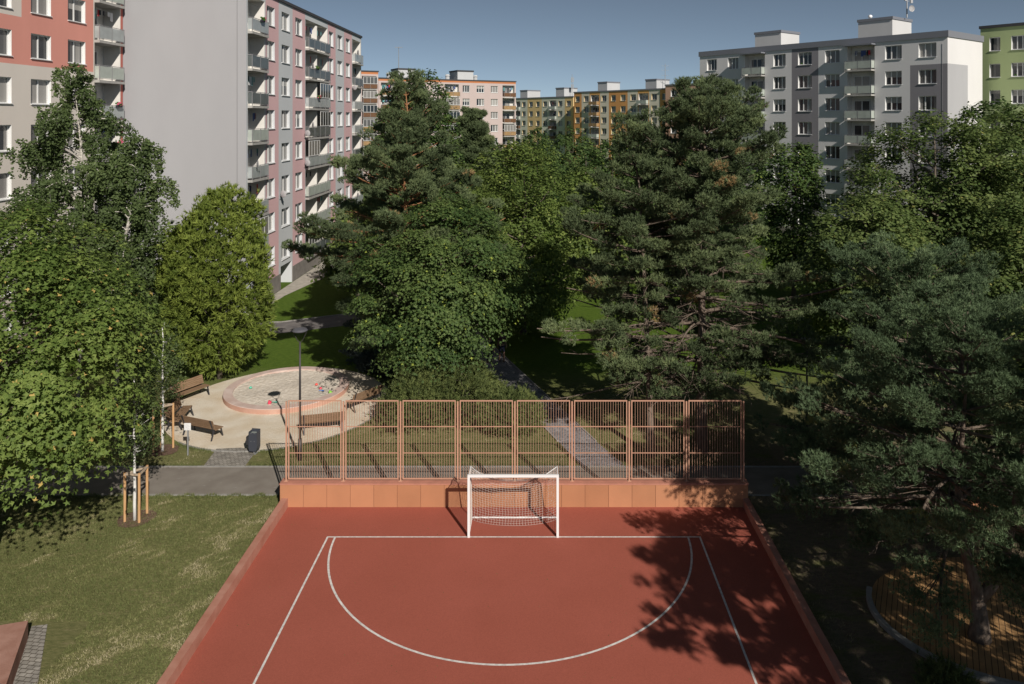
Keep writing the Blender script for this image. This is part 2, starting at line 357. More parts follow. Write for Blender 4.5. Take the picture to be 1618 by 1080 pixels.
def asphalt_mat(name, c1, c2, chalk=False):
    m = mat(name, c1, .9, col2=c2, scale=1.3, bump=.3, bscale=90, detail=10, spec=.2)
    if chalk:
        t = m.node_tree; n = t.nodes; b = n['Principled BSDF']; src = b.inputs['Base Color'].links[0].from_socket
        tc = n.new('ShaderNodeTexCoord'); mp = n.new('ShaderNodeMapping'); mp.inputs['Rotation'].default_value = (0, 0, .5); mp.inputs['Scale'].default_value = (1, 4, 1); t.links.new(tc.outputs['Object'], mp.inputs[0])
        z = n.new('ShaderNodeTexNoise'); z.inputs['Scale'].default_value = 2.2; z.inputs['Detail'].default_value = 3; t.links.new(mp.outputs[0], z.inputs[0])
        z2 = n.new('ShaderNodeTexNoise'); z2.inputs['Scale'].default_value = 25; t.links.new(tc.outputs['Object'], z2.inputs[0])
        r = n.new('ShaderNodeMapRange'); r.inputs['From Min'].default_value = .67; r.inputs['From Max'].default_value = .72; r.inputs['To Max'].default_value = .5; t.links.new(z.outputs[0], r.inputs[0])
        r2 = n.new('ShaderNodeMapRange'); r2.inputs['From Min'].default_value = .45; r2.inputs['From Max'].default_value = .6; t.links.new(z2.outputs[0], r2.inputs[0])
        ml = n.new('ShaderNodeMath'); ml.operation = 'MULTIPLY'; t.links.new(r.outputs[0], ml.inputs[0]); t.links.new(r2.outputs[0], ml.inputs[1])
        mx = n.new('ShaderNodeMix'); mx.data_type = 'RGBA'; t.links.new(ml.outputs[0], mx.inputs[0]); t.links.new(src, mx.inputs[6]); mx.inputs[7].default_value = (.5, .52, .52, 1); t.links.new(mx.outputs[2], b.inputs['Base Color'])
    return m
M['asphalt'] = asphalt_mat('asphalt', (.2, .175, .15), (.26, .235, .205), True)
M['asphalt2'] = asphalt_mat('asphalt_far', (.13, .12, .12), (.2, .185, .175))
M['kerb'] = mat('concrete_kerb', (.3, .29, .27), .9, var=.15, scale=5)
M['pave'] = mat('pale_pavement', (.4, .37, .32), .9, var=.15, scale=2, bump=.1)
def brickmat(name, c1, c2, mortar, bw, bh, rot=0, msize=.012, sq=1):
    m = bpy.data.materials.new(name); m.use_nodes = True; t = m.node_tree; n = t.nodes; b = n['Principled BSDF']
    tc = n.new('ShaderNodeNewGeometry'); mp = n.new('ShaderNodeMapping'); mp.inputs['Rotation'].default_value = (0, 0, rot); t.links.new(tc.outputs['Position'], mp.inputs[0])
    nz0 = n.new('ShaderNodeTexNoise'); nz0.inputs['Scale'].default_value = 5; t.links.new(mp.outputs[0], nz0.inputs[0])
    ad = n.new('ShaderNodeMixRGB'); ad.blend_type = 'LINEAR_LIGHT'; ad.inputs[0].default_value = .012; t.links.new(mp.outputs[0], ad.inputs[1]); t.links.new(nz0.outputs['Color'], ad.inputs[2])
    br = n.new('ShaderNodeTexBrick'); br.inputs['Scale'].default_value = 1; br.inputs['Brick Width'].default_value = bw; br.inputs['Row Height'].default_value = bh; br.inputs['Mortar Size'].default_value = msize
    br.inputs['Color1'].default_value = (*c1, 1); br.inputs['Color2'].default_value = (*c2, 1); br.inputs['Mortar'].default_value = (*mortar, 1)
    t.links.new(ad.outputs[0], br.inputs['Vector'])
    nz = n.new('ShaderNodeTexNoise'); nz.inputs['Scale'].default_value = 3; nz.inputs['Detail'].default_value = 8; t.links.new(mp.outputs[0], nz.inputs[0])
    mr = n.new('ShaderNodeMapRange'); mr.inputs['From Min'].default_value = .25; mr.inputs['From Max'].default_value = .75; mr.inputs['To Min'].default_value = .6; mr.inputs['To Max'].default_value = 1.25; t.links.new(nz.outputs[0], mr.inputs[0])
    mx = n.new('ShaderNodeVectorMath'); mx.operation = 'SCALE'; t.links.new(br.outputs['Color'], mx.inputs[0]); t.links.new(mr.outputs[0], mx.inputs['Scale']); t.links.new(mx.outputs[0], b.inputs['Base Color'])
    bp = n.new('ShaderNodeBump'); bp.inputs['Strength'].default_value = .6; bp.inputs['Distance'].default_value = .01; bp.invert = True; t.links.new(br.outputs['Fac'], bp.inputs['Height']); t.links.new(bp.outputs[0], b.inputs['Normal'])
    b.inputs['Roughness'].default_value = .9; return m
M['setts'] = brickmat('grey_setts', (.27, .25, .22), (.36, .335, .3), (.11, .095, .075), .19, .13, .15)
M['setts_path'] = brickmat('grey_paving', (.25, .24, .25), (.33, .32, .33), (.1, .095, .09), .3, .15, R(21))
M['deck'] = None
# cross path with its kerbs
PY0, PY1 = 28.35, 30.55
def strip(name, x0, y0, x1, y1, z, m):
    return sheet(name, [(x0, y0), (x1, y0), (x1, y1), (x0, y1)], z, m)
strip('path', -60, PY0, 60, PY1, .012, M['asphalt'])
kb = MB()
x = -60
rk = random.Random(3)
while x < 60:
    for yy in (PY0-.1, PY1):
        kb.box(x, yy, -.1, x+.985, yy+.1, .03+rk.uniform(-.004, .004))
    x += 1.0
tag(kb.build('kerb', M['kerb']), kind='structure')
# diagonal paved path through the park
DP = lambda y, o: (1.34-.39*(y-31.9)+o, y)
sheet('paved_path', [DP(30.65, -.05), DP(30.65, 1.75), DP(33, 1.62), DP(80, 1.6), DP(80, 0)], .014, M['setts_path'])
mb = MB()
for o in (-.07, 1.62):
    mb.bar((*DP(33, o), .02), (*DP(80, o), .02), .07, .06)
tag(mb.build('path_edging', M['kerb']), kind='structure')
# far left paths
sheet('far_path', [(-40, 48.2), (-17, 49.6), (-8, 54), (-2, 62), (-4, 63.5), (-10, 56.5), (-18, 52.2), (-40, 51.5)], .012, M['asphalt2'])
mb = MB(); mb.bar((-40, 51.56, .02), (-18, 52.26, .02), .1, .08); mb.bar((-18, 52.26, .02), (-10, 56.56, .02), .1, .08); tag(mb.build('far_kerb', M['kerb']), kind='structure')
sheet('pavement', [(-21.4, 54), (-20.6, 54), (-20.4, 60), (-19.3, 66), (-18.8, 90), (-21.4, 90)], .02, M['pave'])
# sand area, sandbox
M['sand'] = mat('trodden_sand', (.6, .5, .37), .95, col2=(.72, .66, .56), scale=.8, bump=1.0, bscale=14, detail=12, spec=.1)
M['sand2'] = mat('sandbox_sand', (.56, .49, .41), .95, col2=(.68, .62, .54), scale=6, bump=1.5, bscale=7, detail=9, spec=.1)
sc_ = (-12.9, 37.35)
MB().disc(sc_, 5.25, .016, 120, ry=5.35, wob=.008, seed=5).build('sand_ground', M['sand'])
tag(bpy.data.objects['sand_ground'], kind='structure')
eb = MB(); n_ = 96
for k in range(n_):
    a = 2*math.pi*k/n_; b_ = 2*math.pi*(k+.93)/n_
    if not (-2.2 < ((a+math.pi) % (2*math.pi))-math.pi < .5): continue
    eb.bar((sc_[0]+5.3*math.cos(a), sc_[1]+5.4*math.sin(a), .02), (sc_[0]+5.3*math.cos(b_), sc_[1]+5.4*math.sin(b_), .02), .08, .06)
tag(eb.build('sand_edging', M['kerb']), kind='structure')
M['pinkconc'] = mat('pink_concrete', (.5, .36, .31), .85, col2=(.64, .52, .47), scale=1.5, bump=.1, detail=8)
M['terra'] = mat('terracotta_concrete', (.5, .27, .2), .85, col2=(.58, .36, .28), scale=1.2, bump=.15, bscale=40, detail=8)
SB = (-13.15, 39.1); ro, ri, hh = 3.12, 2.66, .26
box = empty('sandbox', (SB[0], SB[1], 0), 0, 'round sandbox with a low pink concrete rim on the sandy ground', 'sandbox')
rb = MB(); n_ = 96
for k in range(n_):
    a = 2*math.pi*k/n_; b_ = 2*math.pi*(k+1)/n_; ca, sa, cb, sb_ = math.cos(a), math.sin(a), math.cos(b_), math.sin(b_)
    rb.quad((ro*ca, ro*sa, -.05), (ro*cb, ro*sb_, -.05), (ro*cb, ro*sb_, hh-.02), (ro*ca, ro*sa, hh-.02), 1)
    rb.quad((ro*ca, ro*sa, hh-.02), (ro*cb, ro*sb_, hh-.02), ((ro-.02)*cb, (ro-.02)*sb_, hh), ((ro-.02)*ca, (ro-.02)*sa, hh), 0)
    rb.quad(((ro-.02)*ca, (ro-.02)*sa, hh), ((ro-.02)*cb, (ro-.02)*sb_, hh), (ri*cb, ri*sb_, hh), (ri*ca, ri*sa, hh), 0)
    rb.quad((ri*ca, ri*sa, hh), (ri*cb, ri*sb_, hh), (ri*cb, ri*sb_, -.05), (ri*ca, ri*sa, -.05), 0)
rb.build('rim', [M['pinkconc'], M['terra']], box)
rng = np.random.default_rng(4); gn = 60
xs = np.linspace(-ri, ri, gn); XX, YY = np.meshgrid(xs, xs); ZZ = .17+.04*np.sin(XX*1.7+1)*np.cos(YY*2.1)+rng.normal(0, .012, XX.shape)
RR = np.sqrt(XX**2+YY**2); k_ = np.minimum(1, (ri-.001)/np.maximum(RR, 1e-6)); V = np.stack([XX*k_, YY*k_, ZZ], -1).reshape(-1, 3)
ii = (np.arange(gn-1)[:, None]*gn+np.arange(gn-1)[None]).ravel(); F = np.stack([ii, ii+1, ii+gn+1, ii+gn], 1)
me = np_mesh('sand_fill', V, F, [M['sand2']]); me.polygons.foreach_set('use_smooth', [True]*len(F)); inst('sand_fill', me, box)
# small paved apron
sheet('paved_apron', [(-13.75, 30.66), (-12.05, 30.66), (-12.1, 32.2), (-12.9, 32.35), (-13.9, 32.25)], .02, M['setts'])
# court
M['court'] = mat('red_court', (.345, .093, .062), .85, col2=(.372, .102, .07), scale=.55, bump=.35, bscale=110, detail=12, spec=.3)
t = M['court'].node_tree; n = t.nodes; bs = n['Principled BSDF']; src = bs.inputs['Base Color'].links[0].from_socket
gz = n.new('ShaderNodeNewGeometry'); z = n.new('ShaderNodeTexNoise'); z.inputs['Scale'].default_value = 26; z.inputs['Detail'].default_value = 5; z.inputs['Roughness'].default_value = .8; t.links.new(gz.outputs['Position'], z.inputs[0])
mr = n.new('ShaderNodeMapRange'); mr.inputs['To Min'].default_value = .58; mr.inputs['To Max'].default_value = 1.42; t.links.new(z.outputs[0], mr.inputs[0])
vm = n.new('ShaderNodeVectorMath'); vm.operation = 'SCALE'; t.links.new(src, vm.inputs[0]); t.links.new(mr.outputs[0], vm.inputs['Scale']); t.links.new(vm.outputs[0], bs.inputs['Base Color'])
CXL, CXR, CYB = -9.2, 7.5, 27.42
sheet('court', [(CXL, 3), (CXR, 3), (CXR, CYB), (CXL, CYB)], .012, M['court'])
M['line'] = mat('white_line_paint', (.66, .63, .6), .7, var=.2, scale=9, detail=10)
ln = MB(); GL = 25.46; lw = .062; zl = .018
def lq(x0, y0, x1, y1, z=zl): ln.quad((x0, y0, z), (x1, y0, z), (x1, y1, z), (x0, y1, z))
lq(-7.22, GL-lw/2, 5.53, GL+lw/2); lq(-7.22, 3.5, -7.22+lw, GL-lw/2); lq(5.53-lw, 3.5, 5.53, GL-lw/2)
N_ = 96; ac = (-.92, GL-lw/2-.002)
for k in range(N_):
    a, b_ = math.pi*(1+k/N_), math.pi*(1+(k+1)/N_); r0, r1 = 5.98, 6.045
    ln.quad((ac[0]+r0*math.cos(a), ac[1]+r0*math.sin(a)*.985, zl), (ac[0]+r1*math.cos(a), ac[1]+r1*math.sin(a)*.985, zl), (ac[0]+r1*math.cos(b_), ac[1]+r1*math.sin(b_)*.985, zl), (ac[0]+r0*math.cos(b_), ac[1]+r0*math.sin(b_)*.985, zl))
tag(ln.build('court_markings', M['line']), kind='structure')
# low walls and retaining wall
def lowwall(x0, x1, label):
    mb = MB(); mb.box(x0, 3, -.3, x1, 27.42, .34)
    o = mb.build('low_wall', M['lowwall']); tag(o, label, 'wall', 'low walls along the court'); return o
M['lowwall'] = mat('pink_coping', (.38, .165, .115), .85, col2=(.47, .24, .18), scale=2.2, bump=.2, bscale=40, detail=9)
lowwall(-9.43, CXL, 'low pink concrete wall between the red court and the sunny lawn')
lowwall(CXR, 7.72, 'low pink concrete wall between the red court and the shaded pine ground')
M['wallp'] = []
for k, dv in enumerate((0, .06, -.05, .1)):
    c = (.47*(1+dv), .215*(1+dv*1.1), .112*(1+dv*1.3)); M['wallp'].append(mat('orange_wall_panel', c, .85, col2=tuple(x*.88 for x in c), scale=1.0, bump=.15, bscale=30, detail=8, stretch=(1, 1, .7)))
M['seam'] = mat('wall_seam', (.2, .08, .05), .9); M['coping'] = mat('wall_coping', (.47, .21, .15), .85, var=.1, scale=3)
WX0, WX1, WY0, WY1, WZ = -9.5, 7.7, 27.42, 27.85, .88
wall = empty('retaining_wall', (0, WY0, 0), 0, 'orange concrete wall behind the goal carrying the bar fence', 'wall')
w = MB(); w.box(WX0, .012, -.3, WX1, WY1-WY0, WZ-.05, 4); rj = random.Random(5)
x = WX0; pw = .862
while x < WX1-.05:
    x2 = min(x+pw, WX1); w.box(x+.006, -.002, -.02, x2-.006, .03, WZ-.06, rj.choice([0, 0, 1, 2, 3])); x = x2
w.build('wall_body', M['wallp']+[M['seam']], wall)
w = MB(); w.box(WX0-.012, -.014, WZ-.05, WX1+.012, WY1-WY0+.012, WZ); w.build('coping', M['coping'], wall)

# bar fence
M['fence'] = mat('terracotta_steel', (.52, .29, .2), .55, var=.05, scale=4, spec=.4)
M['fence2'] = mat('terracotta_bar', (.46, .27, .19), .55, spec=.4)
fence = empty('bar_fence', (0, 27.62, WZ), 0, 'tall terracotta steel bar fence standing on the orange wall', 'fence')
FX0, FX1, FH = -9.33, 7.58, 2.98; npan = 8; pwid = (FX1-FX0)/npan
pm = MB(); pw_ = pwid-.15; zb_, zt_ = .06, FH
for xx in (0, pw_-.038): pm.box(xx, -.02, zb_, xx+.038, .02, zt_)
for zz in (zb_, zt_-.038): pm.box(.038, -.019, zz, pw_-.038, .019, zz+.038)
for f in (1/3, 2/3): pm.box(.038, -.015, zb_+(zt_-zb_)*f-.012, pw_-.038, .015, zb_+(zt_-zb_)*f+.012)
nbar = 19
for k in range(nbar):
    xx = .05+(pw_-.1)*(k+1)/(nbar+1); pm.box(xx-.006, -.006, zb_+.038, xx+.006, .006, zt_-.038, 1)
pmesh = pm.mesh('panel', [M['fence'], M['fence2']])
po = MB(); po.box(-.026, -.026, 0, .026, .026, FH-.04).box(-.07, -.07, 0, .07, .07, .012); pome = po.mesh('post', M['fence'])
for k in range(npan+1): inst('post', pome, fence, (FX0+pwid*k, 0, .001))
for k in range(npan): inst('panel', pmesh, fence, (FX0+pwid*k+.075, 0, 0))

# goal
M['white'] = mat('white_paint', (.82, .82, .82), .4, spec=.5); M['net'] = mat('net_cord', (.55, .5, .46), .9)
gx0, gx1 = -2.42, .69; gw = gx1-gx0
goal = empty('goal', (gx0, GL, 0), 0, 'white football goal with net standing on the goal line of the court', 'goal')
for xx in (0, gw-.08): MB().box(xx, -.04, .0, xx+.08, .04, 2.14).build('post', M['white'], goal)
MB().box(.08, -.04, 2.06, gw-.08, .04, 2.14).build('crossbar', M['white'], goal)
DB, DT = 1.2, .72
for xx in (.04, gw-.04):
    MB().tube([(xx, .04, 2.09), (xx, DT, 2.09), (xx, DT+.04, 2.0), (xx, DB, .06)], .018, 6).tube([(xx, .04, .03), (xx, DB, .03)], .02, 6).build('side_stanchion', M['white'], goal)
MB().tube([(.04, DB, .04), (gw-.04, DB, .04)], .028, 8).build('ground_bar', M['white'], goal)
for s in (-1, 1):
    xx = .04 if s < 0 else gw-.04; MB().tube([(xx, DT, 2.08), (xx-s*.45, .04, 2.09)], .014, 6).build('corner_brace', M['white'], goal)
def net_surface(mb, fn, nu, nv, r=.0045):
    for i in range(nu+1): mb.tube([fn(i/nu, j/nv) for j in range(nv+1)], r, 3, cap=False)
    for j in range(nv+1): mb.tube([fn(i/nu, j/nv) for i in range(nu+1)], r, 3, cap=False)
nm = MB(); X0, X1 = .05, gw-.05; rn = random.Random(2)
def backtop(u):                       # sagging rear top rope
    sag = 4*u*(1-u); return Vector((X0+(X1-X0)*u, DT-.12*sag, 2.08-.42*sag**.8))
def top(u, v):
    a = Vector((X0+(X1-X0)*u, .02, 2.08)); b = backtop(u); p = a.lerp(b, v); p.z -= .1*math.sin(v*3.14)*4*u*(1-u); return p
def back(u, v):
    a = backtop(u); sag = 4*u*(1-u); b = Vector((X0+(X1-X0)*u, DB-.1-.32*sag**.7, .03)); p = a.lerp(b, v); p.y += .1*math.sin(v*3.14)*(1-.5*sag)-.1*sag*v; p.x += .01*math.sin(40*v+9*u); return p
def side(xx):
    def f(u, v):
        a = Vector((xx, .03+(DT-.03)*u, 2.08)); b = Vector((xx, .03+(DB-.1)*u, .03)); p = a.lerp(b, v); p.x += .03*math.sin(u*3.1)*math.sin(v*3.1); return p
    return f
net_surface(nm, top, 30, 7); net_surface(nm, back, 30, 21); net_surface(nm, side(X0), 10, 20); net_surface(nm, side(X1), 10, 20)
nm.build('net', M['net'], goal)

# ------------------------------------------------------------------ buildings
M['frame'] = mat('window_frame_white', (.75, .75, .74), .5, spec=.4)
M['sill'] = mat('white_sill', (.72, .72, .72), .6)
def glassmat(name, c, rough=.08):
    m = mat(name, c, rough, spec=.6); return m
M['leafgreen'] = mat('window_box_leaves', (.05, .12, .02))
PANES = [glassmat('glass_dark', (.02, .025, .03)), glassmat('glass_curtain', (.22, .21, .2), .2), glassmat('glass_half', (.1, .1, .1), .12), glassmat('glass_blind', (.33, .32, .3), .3), glassmat('glass_dark', (.03, .035, .04))]
WCACHE = {}
def window_meshes(w, h, k):
    key = (round(w, 2), round(h, 2), k)
    if key in WCACHE: return WCACHE[key]
    f = MB(); t = .065
    f.box(0, -.03, 0, t, .03, h).box(w-t, -.03, 0, w, .03, h).box(t, -.03, 0, w-t, .03, t).box(t, -.03, h-t, w-t, .03, h)
    for j in range(1, k): f.box(w*j/k-.05, -.032, t, w*j/k+.05, .028, h-t)
    res = [f.mesh('window', M['frame'])]
    for vi in range(9):
        p = MB(); p.quad((t, .012, t), (w-t, .012, t), (w-t, .012, h-t), (t, .012, h-t), (0, 1, 2, 0, 3, 0, 0, 4, 2)[vi])
        cq = lambda a, b, c, e, m: p.quad((t+(w-2*t)*a, .008, t+(h-2*t)*c), (t+(w-2*t)*b, .008, t+(h-2*t)*c), (t+(w-2*t)*b, .008, t+(h-2*t)*e), (t+(w-2*t)*a, .008, t+(h-2*t)*e), m)
        if vi == 0: cq(0, .17, 0, 1, 1); cq(.84, 1, 0, 1, 1)
        elif vi == 3: cq(0, 1, .55, 1, 3)
        elif vi == 5: cq(0, .5, 0, 1, 2); cq(0, .12, 0, 1, 1)
        elif vi == 6: cq(.5, 1, 0, 1, 1)
        elif vi == 7: cq(0, 1, .78, 1, 1); cq(.1, .3, 0, .16, 5)
        elif vi == 8: cq(0, .3, 0, 1, 0); cq(.62, .9, 0, 1, 3)
        res.append(p.mesh('pane', PANES+[M['leafgreen']]))
    s = MB().box(-.04, -.3, -.05, w+.04, -.031, -.002); res.append(s.mesh('sill', M['sill']))
    WCACHE[key] = res; return res
def window(parent, u, v, z, w, h, k, rng, sill=True):
    ms = window_meshes(w, h, k); o = inst('window', ms[0], parent, (u, v, z))
    inst('pane', ms[1+rng.randrange(9)], o)
    if sill: inst('sill', ms[-1], o)
    return o
M['slab'] = mat('balcony_concrete', (.38, .37, .35), .85, var=.12, scale=3)
M['railglass'] = mat('frosted_glass_panel', (.36, .39, .39), .3, spec=.5, var=.15, scale=1.2)
M['railglass_dark'] = mat('dark_glass_panel', (.1, .115, .115), .3, spec=.5, var=.2, scale=1.2)
M['railmetal'] = mat('grey_rail_metal', (.3, .3, .31), .5, metallic=.3)
M['railbrown'] = mat('brown_rail_panel', (.14, .07, .035), .6, var=.15, scale=3); M['railtan'] = mat('tan_rail_panel', (.33, .21, .1), .6, var=.15, scale=3)
M['railpale'] = mat('pale_green_panel', (.4, .44, .4), .4, var=.1, scale=2); M['roofdark'] = mat('dark_roof_edge', (.06, .06, .065), .7)
M['roofgrey'] = mat('grey_roof_edge', (.2, .21, .24), .6); M['loggia'] = mat('loggia_white', (.72, .7, .66), .8, var=.06, scale=2)
M['plinth'] = mat('grey_plinth', (.2, .185, .17), .9, var=.15, scale=2); M['roofing'] = mat('roof_felt', (.12, .12, .12), .95, var=.2, scale=1)
CLOTH = [mat('cloth_red', (.55, .04, .05)), mat('cloth_blue', (.08, .12, .3)), mat('cloth_white', (.75, .75, .75)), mat('cloth_teal', (.15, .4, .4)), mat('cloth_black', (.03, .03, .04)), mat('flowers_pink', (.6, .12, .2))]

class Bld:
    def __init__(s, name, label, A, d, depth, zt, cat='apartment block'):
        s.A = Vector((*A, 0)); s.d = Vector((*d, 0)).normalized(); s.n = Vector((-s.d.y, s.d.x, 0)); s.zt = zt; s.depth = depth
        s.root = empty(name, s.A, math.atan2(s.d.y, s.d.x), label, cat); s.rng = random.Random(label)
    def u(s, px, v=0):                    # where the facade line (set back by v) stands at an image column
        k = (px-CX)/FPX; a = s.A+s.n*v; return (k*a.y-a.x)/(s.d.x-k*s.d.y)
    def build(s, L, bays, rows, wmats, colfn, reveal, rdepth=.22, wh=1.5, bal=None, zmin=0, top_trim=None, plinth=None, gablefn=None, trimh=.35, slab_dz=.98, nobal=()):
        """bays: (kind, u0, u1, panes); rows: sill heights; colfn(u,z)->material index in wmats"""
        zt = s.zt; mb = MB(); D = s.depth
        us = {0, L}; zs = {zmin, zt}; ENT = getattr(s, 'ent', None)
        if ENT: us |= {ENT[0], ENT[1]}; zs.add(ENT[2])
        for b in bays: us |= {b[1], b[2]}
        for r in rows: zs |= {r, r+wh}
        for x in colfn.us: us.add(x)
        for x in colfn.zs: zs.add(x)
        us = sorted(x for x in us if 0 <= x <= L); zs = sorted(x for x in zs if zmin <= x <= zt)
        btop = rows[0]+wh+.2
        zs = sorted(set(zs) | {btop}); bbot = rows[-1]-slab_dz
        zs = sorted(set(zs) | {bbot})
        def opening(uc, zc):
            if ENT and ENT[0] < uc < ENT[1] and zc < ENT[2]: return True
            for b in bays:
                if b[1] < uc < b[2]:
                    if b[0] == 'b': return bbot < zc < btop
                    return any(r < zc < r+wh for r in rows if not (len(b) > 4 and b[4](r)))
            return False
        for i in range(len(us)-1):
            for j in range(len(zs)-1):
                a, b, c, e = us[i], us[i+1], zs[j], zs[j+1]
                if b-a < 1e-4 or e-c < 1e-4: continue
                uc, zc = (a+b)/2, (c+e)/2
                if opening(uc, zc): continue
                mb.quad((a, 0, c), (b, 0, c), (b, 0, e), (a, 0, e), colfn(uc, zc))
        nm_ = len(wmats); RV = nm_; LG = nm_+1; RF = nm_+2
        if ENT:
            u0, u1, zz, d = *ENT, 1.2
            mb.quad((u0, d, 0), (u1, d, 0), (u1, d, zz), (u0, d, zz), RV); mb.quad((u0, 0, 0), (u0, d, 0), (u0, d, zz), (u0, 0, zz), RV); mb.quad((u1, d, 0), (u1, 0, 0), (u1, 0, zz), (u1, d, zz), RV); mb.quad((u0, 0, zz), (u0, d, zz), (u1, d, zz), (u1, 0, zz), RV)
        gl = gablefn or (lambda z: colfn(.01, z))
        # gables, back, roof
        for (u, flip) in ((0, 0), (L, 1)):
            zz = sorted({zmin, zt} | ({getattr(s, 'gz')} if hasattr(s, 'gz') else set()))
            vs = [0]+([s.gv] if hasattr(s, 'gv') else [])+[D]
            for i in range(len(vs)-1):
                for j in range(len(zz)-1):
                    a, b, c, e = vs[i], vs[i+1], zz[j], zz[j+1]
                    mi = s.gcol(u, (a+b)/2, (c+e)/2) if hasattr(s, 'gcol') else colfn(u+(.01 if not flip else -.01), (c+e)/2)
                    q = [(u, a, c), (u, b, c), (u, b, e), (u, a, e)]
                    mb.quad(*(q if flip else q[::-1]), mi)
        mb.quad((L, D, zmin), (0, D, zmin), (0, D, zt), (L, D, zt), colfn(L/2, zt-.1))
        mb.quad((0, 0, zt), (L, 0, zt), (L, D, zt), (0, D, zt), RF)
        for b in bays:
            if b[0] == 'w':
                for r in rows:
                    if len(b) > 4 and b[4](r): continue
                    u0, u1, z0, z1, d = b[1], b[2], r, r+wh, rdepth+.04
                    mb.quad((u0, 0, z0), (u0, d, z0), (u0, d, z1), (u0, 0, z1), RV); mb.quad((u1, d, z0), (u1, 0, z0), (u1, 0, z1), (u1, d, z1), RV)
                    mb.quad((u0, 0, z1), (u0, d, z1), (u1, d, z1), (u1, 0, z1), RV); mb.quad((u0, d, z0), (u0, 0, z0), (u1, 0, z0), (u1, d, z0), RV)
                    mb.quad((u0, d, z0), (u1, d, z0), (u1, d, z1), (u0, d, z1), RV)
            else:
                d = bal['rec']; u0, u1 = b[1], b[2]
                mb.quad((u0, d, bbot), (u1, d, bbot), (u1, d, btop), (u0, d, btop), LG)
                mb.quad((u0, 0, bbot), (u0, d, bbot), (u0, d, btop), (u0, 0, btop), LG); mb.quad((u1, d, bbot), (u1, 0, bbot), (u1, 0, btop), (u1, d, btop), LG)
                mb.quad((u0, 0, btop), (u0, d, btop), (u1, d, btop), (u1, 0, btop), LG); mb.quad((u0, d, bbot), (u0, 0, bbot), (u1, 0, bbot), (u1, d, bbot), LG)
        mb.build('wall', wmats+[reveal, M['loggia'], M['roofing']], s.root)
        for b in bays:
            for ri_, r in enumerate(rows):
                if b[0] == 'w':
                    if len(b) > 4 and b[4](r): continue
                    window(s.root, b[1]+.002, rdepth, r, b[2]-b[1]-.004, wh, b[3], s.rng)
                else:
                    s.balcony(b, r-slab_dz, bal, slab_dz+wh+.2, ri_)
        if top_trim:
            t = MB(); e = .12; zz = zt-trimh
            t.box(-e, -e, zz, L+e, -.003, zt+.12).box(-e, D+.003, zz, L+e, D+e, zt+.12).box(-e, -.003, zz, -.003, D+.003, zt+.12).box(L+.003, -.003, zz, L+e, D+.003, zt+.12)
            t.build('roof_edge', top_trim, s.root)
        if plinth:
            pl = MB()
            if ENT: pl.box(-.03, -.05, zmin-.2, ENT[0]-.1, -.003, plinth).box(ENT[1]+.1, -.05, zmin-.2, L+.03, -.003, plinth)
            else: pl.box(-.03, -.05, zmin-.2, L+.03, -.003, plinth)
            pl.build('plinth', M['plinth'], s.root)
    def balcony(s, b, z, bal, hgt, ri_):
        u0, u1 = b[1], b[2]; pr = bal['proj']; rec = bal['rec']; root = s.root; rg = s.rng
        sl = MB().box(u0+.01, -pr, z-.18, u1-.01, rec-.01, z).build('balcony', M['slab'], root)
        rl = MB(); H = 1.02; nseg = max(1, round((u1-u0)/1.9)); pm_ = bal['mats'][rg.randrange(len(bal['mats']))]
        f = -pr+.03
        rl.bar((u0+.02, f, z+H), (u1-.02, f, z+H), .045, .04, 1); rl.bar((u0+.02, f, z+.1), (u1-.02, f, z+.1), .03, .03, 1)
        for k in range(nseg+1):
            uu = u0+.04+(u1-u0-.08)*k/nseg; rl.box(uu-.02, f-.02, z, uu+.02, f+.02, z+H-.02, 1)
        for k in range(nseg):
            a = u0+.07+(u1-u0-.08)*k/nseg; c = u0+.01+(u1-u0-.08)*(k+1)/nseg; rl.box(a, f-.008, z+.14, c, f+.008, z+H-.06, 0)
        if pr > .25:
            for uu in (u0+.04, u1-.04):
                rl.box(uu-.01, f+.03, z+.14, uu+.01, -.01, z+H-.06, 0); rl.box(uu-.02, f+.03, z+H-.02, uu+.02, -.01, z+H+.02, 1)
        rl.build('railing', [pm_, M['railmetal']], sl)
        # door and window on the recessed wall
        w = u1-u0
        dh = min(2.15, hgt-.35)
        if w > 5:
            MB().box(u0+w/2-.08, .0, z, u0+w/2+.08, rec-.01, z+hgt-.2).build('partition', M['loggia'], sl)
            halves = [(u0, u0+w/2-.08), (u0+w/2+.08, u1)]
        else: halves = [(u0, u1)]
        for (a, c) in halves:
            ww = min(1.9, (c-a)*.62); window(root, a+.35, rec-.035, z+.25, ww, dh-.25, 2, rg, sill=False)
            q = rg.random()
            if q < bal.get('glaze', 0):
                gm = MB(); n2 = 4; hz = z+H+.03; ht = z+hgt-.2
                if ht-hz > .4:
                    gm.box(a+.03, f-.02, hz, c-.03, f+.02, hz+.05).box(a+.03, f-.02, ht-.05, c-.03, f+.02, ht)
                    for k in range(n2+1):
                        uu = a+.03+(c-a-.12)*k/n2; gm.box(uu, f-.018, hz+.05, uu+.06, f+.018, ht-.05)
                    for k in range(n2):
                        uu = a+.09+(c-a-.12)*k/n2; gm.box(uu, f-.005, hz+.05, uu+(c-a-.12)/n2-.06, f+.005, ht-.05, 1)
                    gm.build('glazing', [M['frame'], PANES[rg.choice([0, 2, 2, 1])]], sl)
            elif q > .45:
                lm = MB(); zz = z+hgt-.75
                lm.bar((a+.3, .35, zz+.3), (c-.3, .35, zz+.3), .015, .015, 6)
                if q > .66:
                    for k in range(rg.randint(3, 6)):
                        uu = rg.uniform(a+.4, c-.6); wd = rg.uniform(.15, .35); lm.box(uu, .34, zz+.28-rg.uniform(.3, .7), uu+wd, .36, zz+.28, rg.randrange(5))
                lm.build('washing_line', CLOTH+[M['railmetal']], sl)
